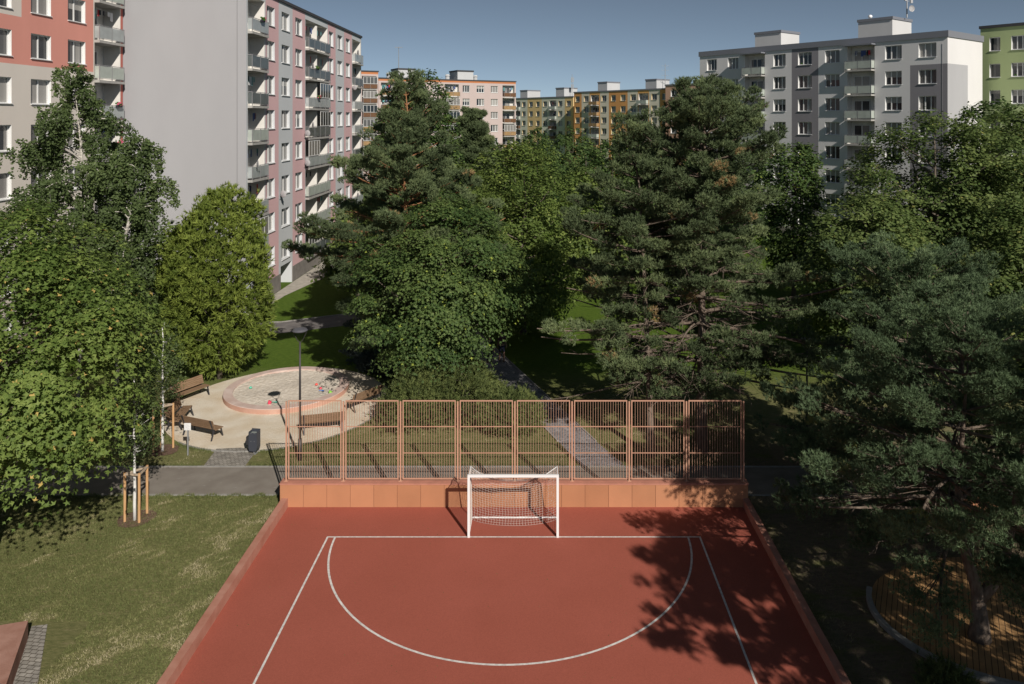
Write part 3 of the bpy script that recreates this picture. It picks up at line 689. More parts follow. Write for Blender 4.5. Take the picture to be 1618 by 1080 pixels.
            if rg.random() < bal.get('flowers', .12):
                fm = MB(); uu = rg.uniform(a+.3, c-.9)
                fm.box(uu, f-.2, z+H-.14, uu+.6, f-.03, z+H+.02, 4)
                for k in range(26):
                    p = Vector((uu+rg.uniform(0, .6), f-.12+rg.uniform(-.12, .1), z+H+rg.uniform(0, .22))); e_ = .05
                    fm.box(p.x-e_, p.y-e_, p.z-e_, p.x+e_, p.y+e_, p.z+e_, rg.choice([5, 6, 6]))
                fm.build('flower_box', CLOTH+[M['leafgreen']], sl)
            if rg.random() < bal.get('dish', 0): dish(sl, a+.5, f-.15, z+H+.15)
    def roofbox(s, pxa, pxb, v, dv, h, m, m2=None, cap=None):
        a, b = s.u(pxa, v), s.u(pxb, v); mb = MB().box(a, v, s.zt+.01, b, v+dv, s.zt+h); o = mb.build('stair_tower', m, s.root)
        MB().box(a-.1, v-.1, s.zt+h, b+.1, v+dv+.1, s.zt+h+.32).build('roof_cap', cap or M['roofgrey'], o)
        return a, b
M['dish'] = mat('dish_grey', (.4, .4, .41), .5)
def dish_mesh(r=.4):
    mb = MB(); n_ = 14; rings = [(0, .0), (.5, .04), (.85, .1), (1, .14)]; c = []
    for q, dz in rings[1:]:
        c.append([(q*r*math.cos(2*math.pi*k/n_), -dz*r*2, q*r*math.sin(2*math.pi*k/n_)) for k in range(n_)])
    mb.poly(c[0][::-1])
    for i in range(2):
        for k in range(n_): mb.quad(c[i][k], c[i][(k+1) % n_], c[i+1][(k+1) % n_], c[i+1][k])
    mb.bar((0, 0, -r*.9), (0, -r*1.1, -r*.2), .02, .02); mb.box(-.04, -r*1.15, -r*.25, .04, -r*1.0, -r*.15)
    mb.bar((0, .01, 0), (0, .25, -.1), .03, .03)
    return mb.mesh('satellite_dish', M['dish'])
DM = dish_mesh(.3)
def dish(parent, u, v, z, rz=.6): inst('satellite_dish', DM, parent, (u, v, z), rz)
def colfn_of(ubands, zbands=()):
    """ubands: list of (u_end, fn(z)->idx)"""
    def f(u, z):
        for ue, g_ in ubands:
            if u < ue: return g_(z) if callable(g_) else g_
        g_ = ubands[-1][1]; return g_(z) if callable(g_) else g_
    f.us = [b[0] for b in ubands]; f.zs = list(zbands); return f
def plaster(name, c, var=.07, sc=.35): return mat(name, c, .9, var=var, scale=sc, bump=.05, bscale=20, detail=10, spec=.15, stretch=(1, 1, .45))

# pink and grey block on the left
PK = Bld('pink_apartment_block', 'pink and grey striped apartment block with a blank grey gable on the left', (-21.5, 54.9), (0, 1), 11.5, 24.1)
P_ = [plaster('pink_plaster', (.68, .45, .46), .04), plaster('grey_plaster', (.57, .59, .61), .04), plaster('gable_grey_plaster', (.375, .375, .39), .035, .3)]
U = PK.u; LEN = 35.6
rows = [21.72-2.76*k for k in range(8)]
cf = colfn_of([(U(419.5), 1), (U(440.3), 0), (U(462.3), 1), (U(482), 0), (U(518), 1), (U(530.2), 0), (U(543.6), 1), (U(555.9), 0), (999, 1)])
PK.gcol = lambda u, v, z: 2; PK.ent = (U(443.5), U(461), 1.9)
PK.build(LEN, [('b', .3, U(418), 0), ('w', U(421.5), U(434), 2), ('w', U(445), U(457.6), 2), ('w', U(466.7), U(477.4), 2), ('b', U(482.6), U(517.2), 0), ('w', U(519.6), U(526.7), 2), ('w', U(533.4), U(541), 2), ('w', U(546.6), U(553), 2), ('b', U(556.6), LEN-.35, 0)],
         rows, P_, cf, P_[1], bal=dict(rec=1.15, proj=.35, mats=[M['railglass'], M['railglass'], M['railglass_dark'], M['railpale']], glaze=.22, flowers=.1, dish=.18), top_trim=M['roofdark'], trimh=.12, plinth=1.35)
for px, r in ((479, 10.2), (479, 12.9), (440, 8.0), (555, 17.8)): dish(PK.root, U(px), -.35, r, 1.2)
ua, ub = U(443.5), U(461)       # recessed entrance
en = MB(); en.box(ua+.1, 1.1, .02, ub-.1, 1.15, 1.8)
en.build('entrance_door', PANES[0], PK.root)
MB().tube([(-.05, .64, 24), (-.05, .64, .2)], .018, 5).build('lightning_wire', M['railmetal'], PK.root)

# red and beige block
RD = Bld('red_apartment_block', 'red and beige apartment block at the left edge behind the birch', (-30.5, 54.78-24), (0, 1), 11, 24.6)
Q_ = [plaster('red_plaster', (.74, .33, .27), .05), plaster('beige_plaster', (.72, .66, .6), .04), plaster('red_sliver', (.5, .16, .13))]
U = RD.u; LEN = 24
rows = [23.4-2.75*k for k in range(9)]
ub = U(34)
cf = colfn_of([(ub, lambda z: 1), (U(147.5), lambda z: 0 if z > 17.45 else 1), (U(190.5), 1), (999, 2)], (17.45, 20.25))
cf2 = lambda u, z: (0 if 17.45 < z < 20.25 else 1) if u < ub else (1 if U(147.5) < u < U(190.5) else (2 if u > U(190.5) else (0 if z > 17.45 else 1)))
cf2.us = cf.us; cf2.zs = cf.zs
wpos = [('w', U(107.3), U(134.8), 2), ('w', U(48.8), U(80.5), 2), ('w', U(-18), U(18.2), 2)]
sp = wpos[1][1]-wpos[2][1]
ww_ = wpos[2][2]-wpos[2][1]
wpos = [('w', wpos[2][1]-sp*3, wpos[2][1]-sp*3+ww_, 2), ('w', wpos[2][1]-sp*2, wpos[2][1]-sp*2+ww_, 2)]+[('w', wpos[2][1]-sp, wpos[2][1]-sp+ww_, 2)]+wpos[::-1]
wpos = [w_ for w_ in wpos if w_[1] > .3]
RD.build(LEN, wpos+[('b', U(149.3), U(189.5), 0)], rows, Q_, cf2, M['frame'], bal=dict(rec=1.2, proj=.35, mats=[M['railglass'], M['railpale']], glaze=0, flowers=.5), top_trim=M['roofdark'], trimh=.12, plinth=1.0)

# white and grey block on the right
WD = (.622, -.783)
WH = Bld('white_apartment_block', 'white and dark grey apartment block with a bright gable on the right', (22.15, 102.6), WD, 8.7, 23.25)
W_ = [plaster('white_plaster', (.72, .71, .715), .04), plaster('dark_grey_plaster', (.26, .25, .27), .05), plaster('mid_grey_plaster', (.42, .42, .44), .04)]
U = WH.u; LEN = 32.4
cf = colfn_of([(U(1141), lambda z: 1 if z < 19.95 else 0), (U(1251), 0), (U(1293), 1), (U(1438), 0), (999, lambda z: 1 if z < 19.95 else 0)], (19.95,))
WH.gz = 19.95; WH.gv = 4.9; WH.gcol = lambda u, v, z: 2 if (v < 4.9 and z < 19.95) else 0
rows = [20.72-2.8*k for k in range(8)]
WH.build(LEN, [('w', U(1117), U(1132.5), 3), ('w', U(1150), U(1166.5), 3), ('b', U(1177), U(1208.5), 0), ('w', U(1222), U(1241.3), 3), ('w', U(1261), U(1282.5), 3), ('w', U(1303.5), U(1326.5), 3), ('b', U(1339), U(1382), 0), ('w', U(1398.5), U(1424.8), 3), ('w', U(1451.5), U(1479.5), 3)],
         rows, W_, cf, M['frame'], bal=dict(rec=.9, proj=.75, mats=[M['railpale']], glaze=0, flowers=.1), top_trim=M['roofgrey'], trimh=.55, plinth=.9)
for px in (1191, 1360):
    u = U(px); MB().box(u-1.75, -.95, 22.45, u+1.75, -.003, 22.6).build('balcony_roof', M['roofgrey'], WH.root)
M['whitewall'] = plaster('tower_white', (.6, .6, .6), .04)
a, b = WH.roofbox(1193, 1234, 4, 4.2, 2.2, M['whitewall']); a, b = WH.roofbox(1356, 1410, 3.5, 4.6, 2.35, M['whitewall'])
MB().box(U(1497)-.55, -.02, 3, U(1497)-.5, -.003, 22).build('lightning_wire', M['railmetal'], WH.root)

# green block far right
GR = Bld('green_apartment_block', 'light green apartment block at the right edge behind the white one', (49.7, 84.0), WD, 12, 24.5)
G_ = [plaster('green_plaster', (.42, .5, .26), .05), plaster('green_plaster_dark', (.35, .42, .21), .05)]
U = GR.u
rows = [21.75-2.94*k for k in range(7)]
bays = [('w', U(1563.5), U(1580.5), 1), ('w', U(1598), U(1624), 3)]
for k in range(4): bays.append(('w', bays[1][1]+3.4*(k+1), bays[1][2]+3.4*(k+1), 3))
GR.build(24, bays, rows, G_, colfn_of([(U(1590), 0), (999, 0)]), M['frame'], top_trim=M['roofdark'], trimh=.2)

# orange, brown, olive blocks far away
def far_block(name, label, A, D_, L, zt, r0, nrow, bays, mats, cf, trim, bal, depth=11, reveal=None, wh=1.45):
    B = Bld(name, label, A, D_, depth, zt)
    return B
OD = (.622, -.783)
OR = Bld('orange_apartment_block', 'orange and cream striped apartment block far beyond the park trees', (9.45, 199.2), OD, 11, 21.15)
O_ = [plaster('orange_plaster', (.8, .44, .16)), plaster('cream_plaster', (.74, .69, .58)), plaster('dark_orange_plaster', (.72, .36, .14))]
U = OR.u; off = U(907)
cf = colfn_of([(U(919), 2), (U(931.6), 1), (U(948), 0), (U(962), 1), (U(991.6), 2), (U(1007.7), 1), (U(1025.5), 0), (U(1042.8), 1), (999, 2)])
rows = [18.55-2.8*k for k in range(6)]
fbal = dict(rec=1.2, proj=.9, mats=[M['railpale'], M['railtan']], glaze=.1, flowers=0)
W2 = lambda a, b: ('w', U(a), U(b), 2)
OR.build(U(1053.7), [W2(909, 916), W2(922.6, 930), ('b', U(933.5), U(946.4), 0), W2(950.5, 958.2), W2(965.5, 973), W2(980.5, 988.5), W2(996.4, 1004.8), ('b', U(1009), U(1024.6), 0), W2(1029.3, 1038), W2(1046, 1052.6)],
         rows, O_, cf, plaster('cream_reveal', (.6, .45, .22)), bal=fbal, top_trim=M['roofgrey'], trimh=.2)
M['towergrey'] = plaster('tower_grey', (.52, .53, .54), .05)
OR.roofbox(944.7, 959.4, 3, 4.6, 2.3, M['towergrey']); OR.roofbox(1020, 1037.4, 3, 4.6, 2.3, M['towergrey'])
BR = Bld('brown_apartment_block', 'brown apartment block joined to the orange one behind the pine tops', (OR.A.x+OD[0]*U(1053.9)-.4, OR.A.y+OD[1]*U(1053.9)-.3, ), OD, 11, 21.95)
U = BR.u
B_ = [plaster('brown_plaster', (.66, .41, .3)), plaster('dark_brown_plaster', (.38, .2, .14))]
W2 = lambda a, b: ('w', U(a), U(b), 2)
BR.build(U(1135), [W2(1060, 1069.6), W2(1079, 1088.7), W2(1098, 1108), W2(1118, 1129)], [19.2-2.8*k for k in range(6)], B_, colfn_of([(U(1073), 0), (U(1092), 1), (999, 0)]), M['frame'], top_trim=M['roofgrey'], trimh=.2)
OL = Bld('olive_apartment_block', 'olive and ochre apartment block farthest left of the orange one', (6.25-OD[0]*32, 210.7-OD[1]*32), OD, 11, 20.25)
U = OL.u; u0 = U(806)
L_ = [plaster('olive_plaster', (.68, .68, .58)), plaster('ochre_plaster', (.76, .56, .29))]
W2 = lambda a, b: ('w', U(a), U(b), 2)
OL.build(U(905.8), [('b', U(815), U(822), 0), W2(825, 830.5), W2(836, 841.8), W2(847, 852.6), W2(858.3, 864.4), ('b', U(868), U(879), 0), W2(882.4, 888.6), W2(895, 902)],
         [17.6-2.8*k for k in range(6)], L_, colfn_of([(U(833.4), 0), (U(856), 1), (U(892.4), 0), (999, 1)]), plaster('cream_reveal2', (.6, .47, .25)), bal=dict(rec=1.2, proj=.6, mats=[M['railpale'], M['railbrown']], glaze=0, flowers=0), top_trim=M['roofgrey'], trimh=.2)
OL.roofbox(822, 833.4, 3, 5, 2.3, M['towergrey']); OL.roofbox(878.4, 891.4, 3, 5, 2.5, M['towergrey'])
# pale pink blocks facing the camera
FD = (.874, .486)
FP = Bld('pale_pink_apartment_block', 'pale pink apartment block with an orange roof band beyond the pines', (-32, 149.2), FD, 12, 22.3)
F_ = [plaster('pale_pink_plaster', (.52, .43, .41), .05), plaster('orange_band', (.5, .2, .09), .05)]
U = FP.u
W2 = lambda a, b: ('w', U(a), U(b), 3)
fb = dict(rec=.9, proj=.8, mats=[M['railbrown'], M['railtan'], M['railbrown']], glaze=.45, flowers=0)
FP.build(U(815), [('b', U(602), U(625), 0), W2(640, 651), W2(660, 671), W2(683, 695), ('b', U(703), U(725), 0), W2(731, 742), W2(753.2, 765), W2(775.5, 786.6), ('b', U(794), U(813), 0)],
         [19.75-2.8*k for k in range(6)], F_, colfn_of([(999, lambda z: 1 if z > 21.75 else 0)], (21.75,)), M['frame'], bal=fb, top_trim=M['roofdark'], trimh=.12, wh=1.45)
FP.roofbox(629, 656, 3, 4.5, 2.0, M['towergrey'], cap=M['roofdark']); FP.roofbox(723, 748, 3, 4.5, 2.0, M['towergrey'], cap=M['roofdark'])
for px in (614, 660, 707, 751):
    u = U(px, 5); MB().tube([(u, 5, 22.3), (u, 5, 23.4)], .45, 10).tube([(u, 5, 23.4), (u, 5, 23.75)], [.6, .35], 10).build('roof_vent', M['towergrey'], FP.root)
FQ = Bld('far_pink_block', 'taller pale pink block with glazed balconies peeping past the striped block', (-44.5, 141.4), FD, 12, 23.55)
U = FQ.u
FQ.build(U(597.6), [W2(550, 560), ('b', U(572), U(595), 0)][1:], [20.95-2.8*k for k in range(6)], F_, colfn_of([(999, lambda z: 1 if z > 22.95 else 0)], (22.95,)), M['frame'], bal=dict(fb, glaze=.8), top_trim=M['roofdark'], trimh=.12, wh=1.45)

# antennas (own things standing on the roofs)
M['galv'] = mat('galvanised_steel', (.35, .36, .37), .5, metallic=.4)
def mast(pos, z, h, label, kind):
    o = empty('antenna_mast', (pos[0], pos[1], z), 0, label, 'antenna', None)
    MB().tube([(0, 0, 0), (0, 0, h)], [.09, .05], 6).build('mast_pole', M['galv'], o)
    e = MB()
    if kind == 'yagi':
        for zz in (.35, .55, .75, .92):
            e.bar((-.9, 0, h*zz), (.9, .3, h*zz), .05, .05)
            for k in range(5): e.bar((-.8+.4*k, -.35, h*zz), (-.8+.4*k, .4, h*zz), .03, .03)
    elif kind == 'panel':
        for k, zz in enumerate((.45, .75)):
            for a in (0, 2.1, 4.2): x, y = .3*math.cos(a), .3*math.sin(a); e.box(x-.12, y-.1, h*zz-.7, x+.12, y+.1, h*zz+.7)
    elif kind == 'cross':
        e.bar((-.8, 0, h*.97), (.8, 0, h*.97), .1, .1); e.bar((0, -.5, h*.94), (0, .5, h*.94), .08, .08)
    elif kind == 'dish':
        e.box(-.35, -.25, h*.6, -.12, -.05, h*.75).box(.35, -.2, h*.52, .6, 0, h*.66).bar((0, 0, h*.6), (.5, -.1, h*.6), .05, .05)
    e.build('antenna', M['galv'], o)
    return o
def onroof(B, px, v): 
    u = B.u(px, v); p = B.A+B.d*u+B.n*v; return (p.x, p.y)
mast(onroof(FP, 630, 5), 24.63, 4.6, 'thin rod antenna on the left roof tower of the pale pink block', 'cross')
mast(onroof(OL, 904, 5), 20.3, 6.6, 'slim panel antenna at the junction of the olive and orange roofs', 'panel')
mast(onroof(OR, 1051, 5), 21.2, 6.2, 'comb shaped antenna beside the right roof tower of the orange block', 'yagi')
dm = mast(onroof(WH, 1433, 6.2), 25.94, 3.2, 'antenna mast with a round dish on top of the white block', 'dish')
q = inst('satellite_dish', dish_mesh(.38), dm, (.35, -.3, 1.0), .2)
wv = empty('rooftop_vent', (*onroof(WH, 1375, 5.5), 25.94), 0, 'small round white vent on the roof tower of the white block', 'vent')
MB().tube([(0, 0, 0), (0, 0, .35)], .1, 8).build('vent_pipe', M['white'], wv); MB().tube([(0, 0, .3), (0, 0, .45), (0, 0, .62), (0, 0, .7)], [.16, .26, .22, .08], 10).build('vent_cap', M['white'], wv)

# ------------------------------------------------------------------ street furniture
M['darkmetal'] = mat('dark_metal', (.035, .035, .04), .45, spec=.5); M['lampmetal'] = mat('lamp_pole_paint', (.045, .04, .04), .5, spec=.5)
M['wood'] = mat('bench_wood', (.19, .115, .065), .75, col2=(.29, .19, .12), scale=3, stretch=(1, 12, 12), detail=6)
M['woodnew'] = mat('stake_wood', (.5, .28, .13), .8, col2=(.62, .38, .19), scale=3, stretch=(8, 8, 1)); M['wood_grey'] = mat('weathered_wood', (.33, .26, .19), .85, col2=(.42, .34, .26), scale=4, stretch=(1, 9, 9))
def bench_proto():
    o = empty('park_bench')
    L = 1.9
    s = MB()
    for k in range(5): s.box(-L/2, -.02+k*.088, .43, L/2, .055+k*.088, .46)
    s.build('seat', M['wood'], o)
    b = MB()
    for k in range(5):
        z = .5+k*.085; y = .44+(z-.45)*.32; b.hexa([(-L/2, y, z), (L/2, y, z), (L/2, y+.025, z-.006), (-L/2, y+.025, z-.006), (-L/2, y+.024, z+.075), (L/2, y+.024, z+.075), (L/2, y+.049, z+.069), (-L/2, y+.049, z+.069)])
    b.build('backrest', M['wood'], o)
    lg = MB(); lg.bar((0, -.04, .42), (0, .5, .42), .05, .045).bar((0, .02, .42), (0, -.1, 0), .05, .05).bar((0, .42, .42), (0, .56, 0), .05, .05).bar((0, .44, .4), (0, .64, .93), .05, .04)
    lm = lg.mesh('leg', M['darkmetal'])
    for x in (-L/2+.12, L/2-.12): inst('leg', lm, o, (x, 0, 0))
    return o
bench = bench_proto()
# (position px, py of the bench foot centre, facing yaw) ; local -y is the front of the seat
SBc = Vector((SB[0], SB[1]-1.0, 0))
spots = [(G(306, 632), None, 'wooden slatted bench highest up at the left rim of the sand ground'),
         (G(293, 668), None, 'weathered bench seen end on between two others at the left of the sand'),
         (G(327, 685), None, 'bench showing its back near the small white notice post'),
         (G(511, 677), None, 'bench showing its back behind the first fence panel'),
         (G(571, 640), None, 'bench seen from its end at the right side of the sandbox')]
yaws = [math.radians(a) for a in (62, 98, 168-10, 195, 232)]
for i, (p, _, lab) in enumerate(spots):
    o = bench if i == 0 else copy_tree(bench)
    o.location = (p.x, p.y, .016); o.rotation_euler = (0, 0, yaws[i])
    tag(o, lab, 'bench', 'benches round the sandbox')
# litter bin
p = G(402, 716)
bn = empty('litter_bin', (p.x, p.y, 0), R(-8), 'dark grey metal litter bin beside the paved apron', 'litter bin'); bn.scale = (.9, .9, .93)
MB().box(-.04, -.04, 0, .04, .04, .2).box(-.12, -.12, 0, .12, .12, .015).build('foot', M['galv'], bn)
hb = MB(); w_, d_ = .21, .17
hb.hexa([(-w_+.04, -d_, .16), (w_-.04, -d_, .16), (w_-.04, d_, .16), (-w_+.04, d_, .16), (-w_, -d_, .3), (w_, -d_, .3), (w_, d_, .3), (-w_, d_, .3)])
hb.box(-w_, -d_, .3, w_, -d_+.02, 1.0).box(-w_, d_-.02, .3, w_, d_, 1.08).box(-w_, -d_+.02, .3, -w_+.02, d_-.02, 1.04).box(w_-.02, -d_+.02, .3, w_, d_-.02, 1.04)
hb.build('bin_body', mat('bin_paint', (.05, .055, .07), .45, spec=.5), bn)
MB().box(-w_-.16, -.1, .42, -w_-.002, .1, .78).build('ash_box', M['darkmetal'], bn)
rv = MB()
for x in (-.08, .08):
    for z in (.62, .98): rv.box(x-.012, -d_-.008, z-.012, x+.012, -d_-.001, z+.012)
rv.build('rivets', M['galv'], bn)
MB().box(-w_+.03, -d_+.03, .9, w_-.03, d_-.03, .94).build('liner', mat('bin_liner', (.25, .28, .26), .6), bn)
# notice post
p = G(297, 719)
sg = empty('notice_post', (p.x, p.y, 0), 0, 'slim grey post with a small white notice by the bench', 'sign')
MB().box(-.025, -.025, 0, .025, .025, 1.25).build('post', M['galv'], sg)
nb_ = MB(); nb_.box(-.14, -.045, 1.08, .14, -.03, 1.38); nb = nb_.build('notice', M['white'], sg)
tx = MB()
for k in range(6): tx.box(-.1, -.048, 1.12+k*.038, .1-.03*(k % 3), -.0455, 1.126+k*.038)
tx.build('print', mat('grey_print', (.35, .35, .38)), nb)
# street lamps
def lamp(pos, h, label):
    o = empty('street_lamp', (pos.x, pos.y, 0), 0, label, 'street lamp', 'park lamps')
    MB().tube([(0, 0, 0), (0, 0, .9)], .075, 10).tube([(0, 0, .9), (0, 0, h-.5)], [.055, .04], 10).build('pole', M['lampmetal'], o, smooth=True)
    f = MB()
    for a in (0, math.pi): c_, s_ = math.cos(a), math.sin(a); f.tube([(0, 0, h-.55), (.12*c_, .12*s_, h-.42), (.26*c_, .26*s_, h-.12), (.27*c_, .27*s_, h-.02)], .014, 5)
    f.build('yoke', M['lampmetal'], o)
    MB().tube([(0, 0, h-.05), (0, 0, h-.02), (0, 0, h+.04), (0, 0, h+.09)], [.3, .32, .27, .05], 20).build('lamp_head', mat('lamp_cap', (.1, .1, .115), .4), o)
    MB().tube([(0, 0, h-.09), (0, 0, h-.052)], [.15, .2], 16).build('diffuser', mat('lamp_diffuser', (.5, .5, .5), .4), o)
    return o
lamp(G(474, 727), 5.45, 'tall black park lamp in front of the sandbox behind the fence')
lamp(Vector(((1275-CX)/FPX*33.5, 33.5, 0)), 4.35, 'park lamp in the shade behind the blue green pines')
# staked young trees
def staked(p, h, hs, label, tri, seed):
    o = empty('tree_stakes', (p.x, p.y, 0), 0, label, 'tree stakes', 'timber stakes round young trees')
    sp_ = MB().tube([(0, 0, -.05), (0, 0, hs)], .045, 8).mesh('stake', M['woodnew'])
    for (x, y) in tri: inst('stake', sp_, o, (x, y, 0))
    n3 = len(tri)
    for k in range(n3):
        a = tri[k]; b = tri[(k+1) % n3]; MB().tube([(a[0], a[1], hs-.06), (b[0], b[1], hs-.06)], .045, 7).build('cross_rail', M['wood_grey'], o)
    return o
pA, pB = G(213, 822), G(257, 713)
staked(pA, 0, 1.75, 'three timber stakes round the young white stemmed tree on the lawn', [(-.3, -.1), (.24, -.16), (.2, .45)], 1)
staked(pB, 0, 1.95, 'two tall timber stakes round the sapling left of the benches', [(-.32, -.15), (.28, .35), (-.2, .3)], 2)
M['mulch'] = mat('bark_mulch', (.1, .055, .04), .95, col2=(.2, .125, .1), scale=14, bump=1, bscale=25)
for p in (pA, pB):
    MB().disc((p.x, p.y+.1), .62, .02, 40, ry=.6, wob=.05, seed=int(p.x*10)).build('mulch', M['mulch']); 
for o in bpy.data.objects:
    if o.name.startswith('mulch'): tag(o, kind='structure')
def young(p, h, z0, Rr, label, seed, mt='maple'):
    rng = np.random.default_rng(seed); o = empty('young_tree', (p.x, p.y, 0), 0, label, 'tree', 'young staked trees')
    me, cen = crown_mesh('crown', M[mt], rng, z0, h, Rr, PROF['egg'], 60, 60, .1, .35, flat=.7)
    inst('crown', me, o); limbs(trunk_path(h*.95, rng, .03), [.06]+[.055*(1-.8*k/8) for k in range(8)], cen, rng, 25, .014).build('trunk', M['bark_white'], o, smooth=True)
    return o
young(pA, 5.3, 2.3, .75, 'young tree with a white stem between the stakes on the lawn', 31, 'birch')
young(pB, 5.6, 2.3, .8, 'sapling with a white stem between the stakes near the benches', 32, 'birch')
# toys
TO = [((425, 636), (.9, .08, .15), 'pink toy bucket lying in the sand', 'bucket'), ((433, 634), (.1, .5, .4), 'teal toy spade beside the pink bucket', 'spade'), ((396, 611), (.1, .5, .35), 'small green toy alone at the left of the sandbox', 'mould'),
      ((500, 606), (.8, .1, .08), 'red toy farthest back in the sandbox', 'mould'), ((506.5, 612), (.7, .08, .12), 'red toy just above the blue one in the sandbox', 'mould'), ((507.5, 616), (.05, .2, .6), 'blue toy spade in the sandbox', 'spade'), ((521, 620), (.3, .7, .1), 'lime green toy dish near the right rim of the sandbox', 'bucket')]
for (px, py), c, lab, kd in TO:
    p = G(px, py, .24); m_ = mat('toy_plastic', c, .4, spec=.5); mb = MB()
    if kd == 'bucket': mb.tube([(0, 0, .0), (.06, .02, .14), (.08, .03, .17)], [.09, .125, .14], 12); nm2 = 'toy_bucket'
    elif kd == 'spade': mb.bar((-.16, 0, .04), (.05, .02, .05), .03, .03).hexa([(.05, -.05, .03), (.2, -.06, .02), (.2, .07, .02), (.05, .07, .03), (.05, -.05, .05), (.2, -.06, .035), (.2, .07, .035), (.05, .07, .05)]); nm2 = 'toy_spade'
    else: mb.tube([(0, 0, 0), (0, 0, .08), (0, 0, .11)], [.11, .08, .03], 9); nm2 = 'toy_mould'
    o_ = mb.build(nm2, m_, None, (p.x, p.y, .19)); o_.scale = (.75, .75, .75); tag(o_, lab, 'toy', 'sand toys')
# concrete block with a paved strip, lower left corner
M['block'] = mat('brown_concrete', (.3, .15, .11), .85, col2=(.42, .24, .19), scale=2, bump=.3, bscale=20, detail=9)
bk = MB(); hb_ = .5
c0, c1, c2, c3 = G(44.5, 980, hb_), G(10, 1080, hb_), G(-190, 1080, hb_), G(-165, 1030, hb_)
back_, front_ = (c0.y), 14.5
xe0, xe1 = c0.x, c0.x-.35*(c0.y-front_)*0+ (c1.x-c0.x)/(c1.y-c0.y)*(front_-c0.y)
dxl = -4.2
pts = [(xe1, front_), (xe0, back_), (xe0+dxl, back_-1.25), (xe1+dxl, front_)]
pts = [pts[3], pts[0], pts[1], pts[2]]
bk.hexa([(x_, y_, 0) for x_, y_ in pts]+[(x_, y_, hb_) for x_, y_ in pts]); o = bk.build('concrete_block', M['block'])
tag(o, 'low reddish brown concrete block at the lower left corner of the lawn', 'concrete block')
e1 = Vector((xe0, back_)); dr = (Vector((xe1, front_))-e1)
q0, q1 = G(50, 990), G(75, 987); q3 = G(60, 1080); 
sheet('paved_strip', [(q0.x, q0.y), (xe1+.02, front_), (xe1+1.1, front_), (q3.x, q3.y), (q1.x, q1.y)], .02, M['setts'])
# low orange wall under the right hand pines
tag(MB().box(14.6, 27.2, 0, 17.6, 27.5, .42).build('garden_wall', M['wallp'][1]), 'short low orange wall glowing in the sun under the pines', 'wall')
# shaded deck with curved kerb
def deck_mat():
    m = bpy.data.materials.new('ochre_deck'); m.use_nodes = True; t = m.node_tree; n = t.nodes; b = n['Principled BSDF']; L = t.links.new
    g_ = n.new('ShaderNodeNewGeometry'); mp = n.new('ShaderNodeMapping'); mp.inputs['Rotation'].default_value = (0, 0, R(28)); L(g_.outputs['Position'], mp.inputs[0])
    w = n.new('ShaderNodeTexWave'); w.inputs['Scale'].default_value = 2.2; w.wave_profile = 'SAW'; L(mp.outputs[0], w.inputs[0])
    r = n.new('ShaderNodeValToRGB'); L(w.outputs['Fac'], r.inputs[0]); e = r.color_ramp.elements; e[0].position = .08; e[0].color = (.03, .02, .012, 1); e[1].position = .16; e[1].color = (.42, .24, .1, 1)
    z = n.new('ShaderNodeTexNoise'); z.inputs['Scale'].default_value = 2; z.inputs['Detail'].default_value = 8; L(g_.outputs['Position'], z.inputs[0])
    mr = n.new('ShaderNodeMapRange'); mr.inputs['To Min'].default_value = .5; mr.inputs['To Max'].default_value = 1.4; L(z.outputs[0], mr.inputs[0])
    v = n.new('ShaderNodeVectorMath'); v.operation = 'SCALE'; L(r.outputs[0], v.inputs[0]); L(mr.outputs[0], v.inputs['Scale']); L(v.outputs[0], b.inputs['Base Color'])
    b.inputs['Roughness'].default_value = .8; return m
DC = (13.6, 21.4)
MB().disc(DC, 3.85, .03, 90, ry=2.85, wob=.01, seed=2).build('deck', deck_mat()); tag(bpy.data.objects['deck'], kind='structure')
kb = MB(); n_ = 90
for k in range(n_):
    a = 2*math.pi*k/n_; b_ = 2*math.pi*(k+1.0)/n_
    if 2.7 < a < 5.2: kb.bar((DC[0]+3.93*math.cos(a), DC[1]+2.93*math.sin(a), .05), (DC[0]+3.93*math.cos(b_), DC[1]+2.93*math.sin(b_), .05), .15, .16)
tag(kb.build('deck_kerb', M['kerb']), kind='structure')

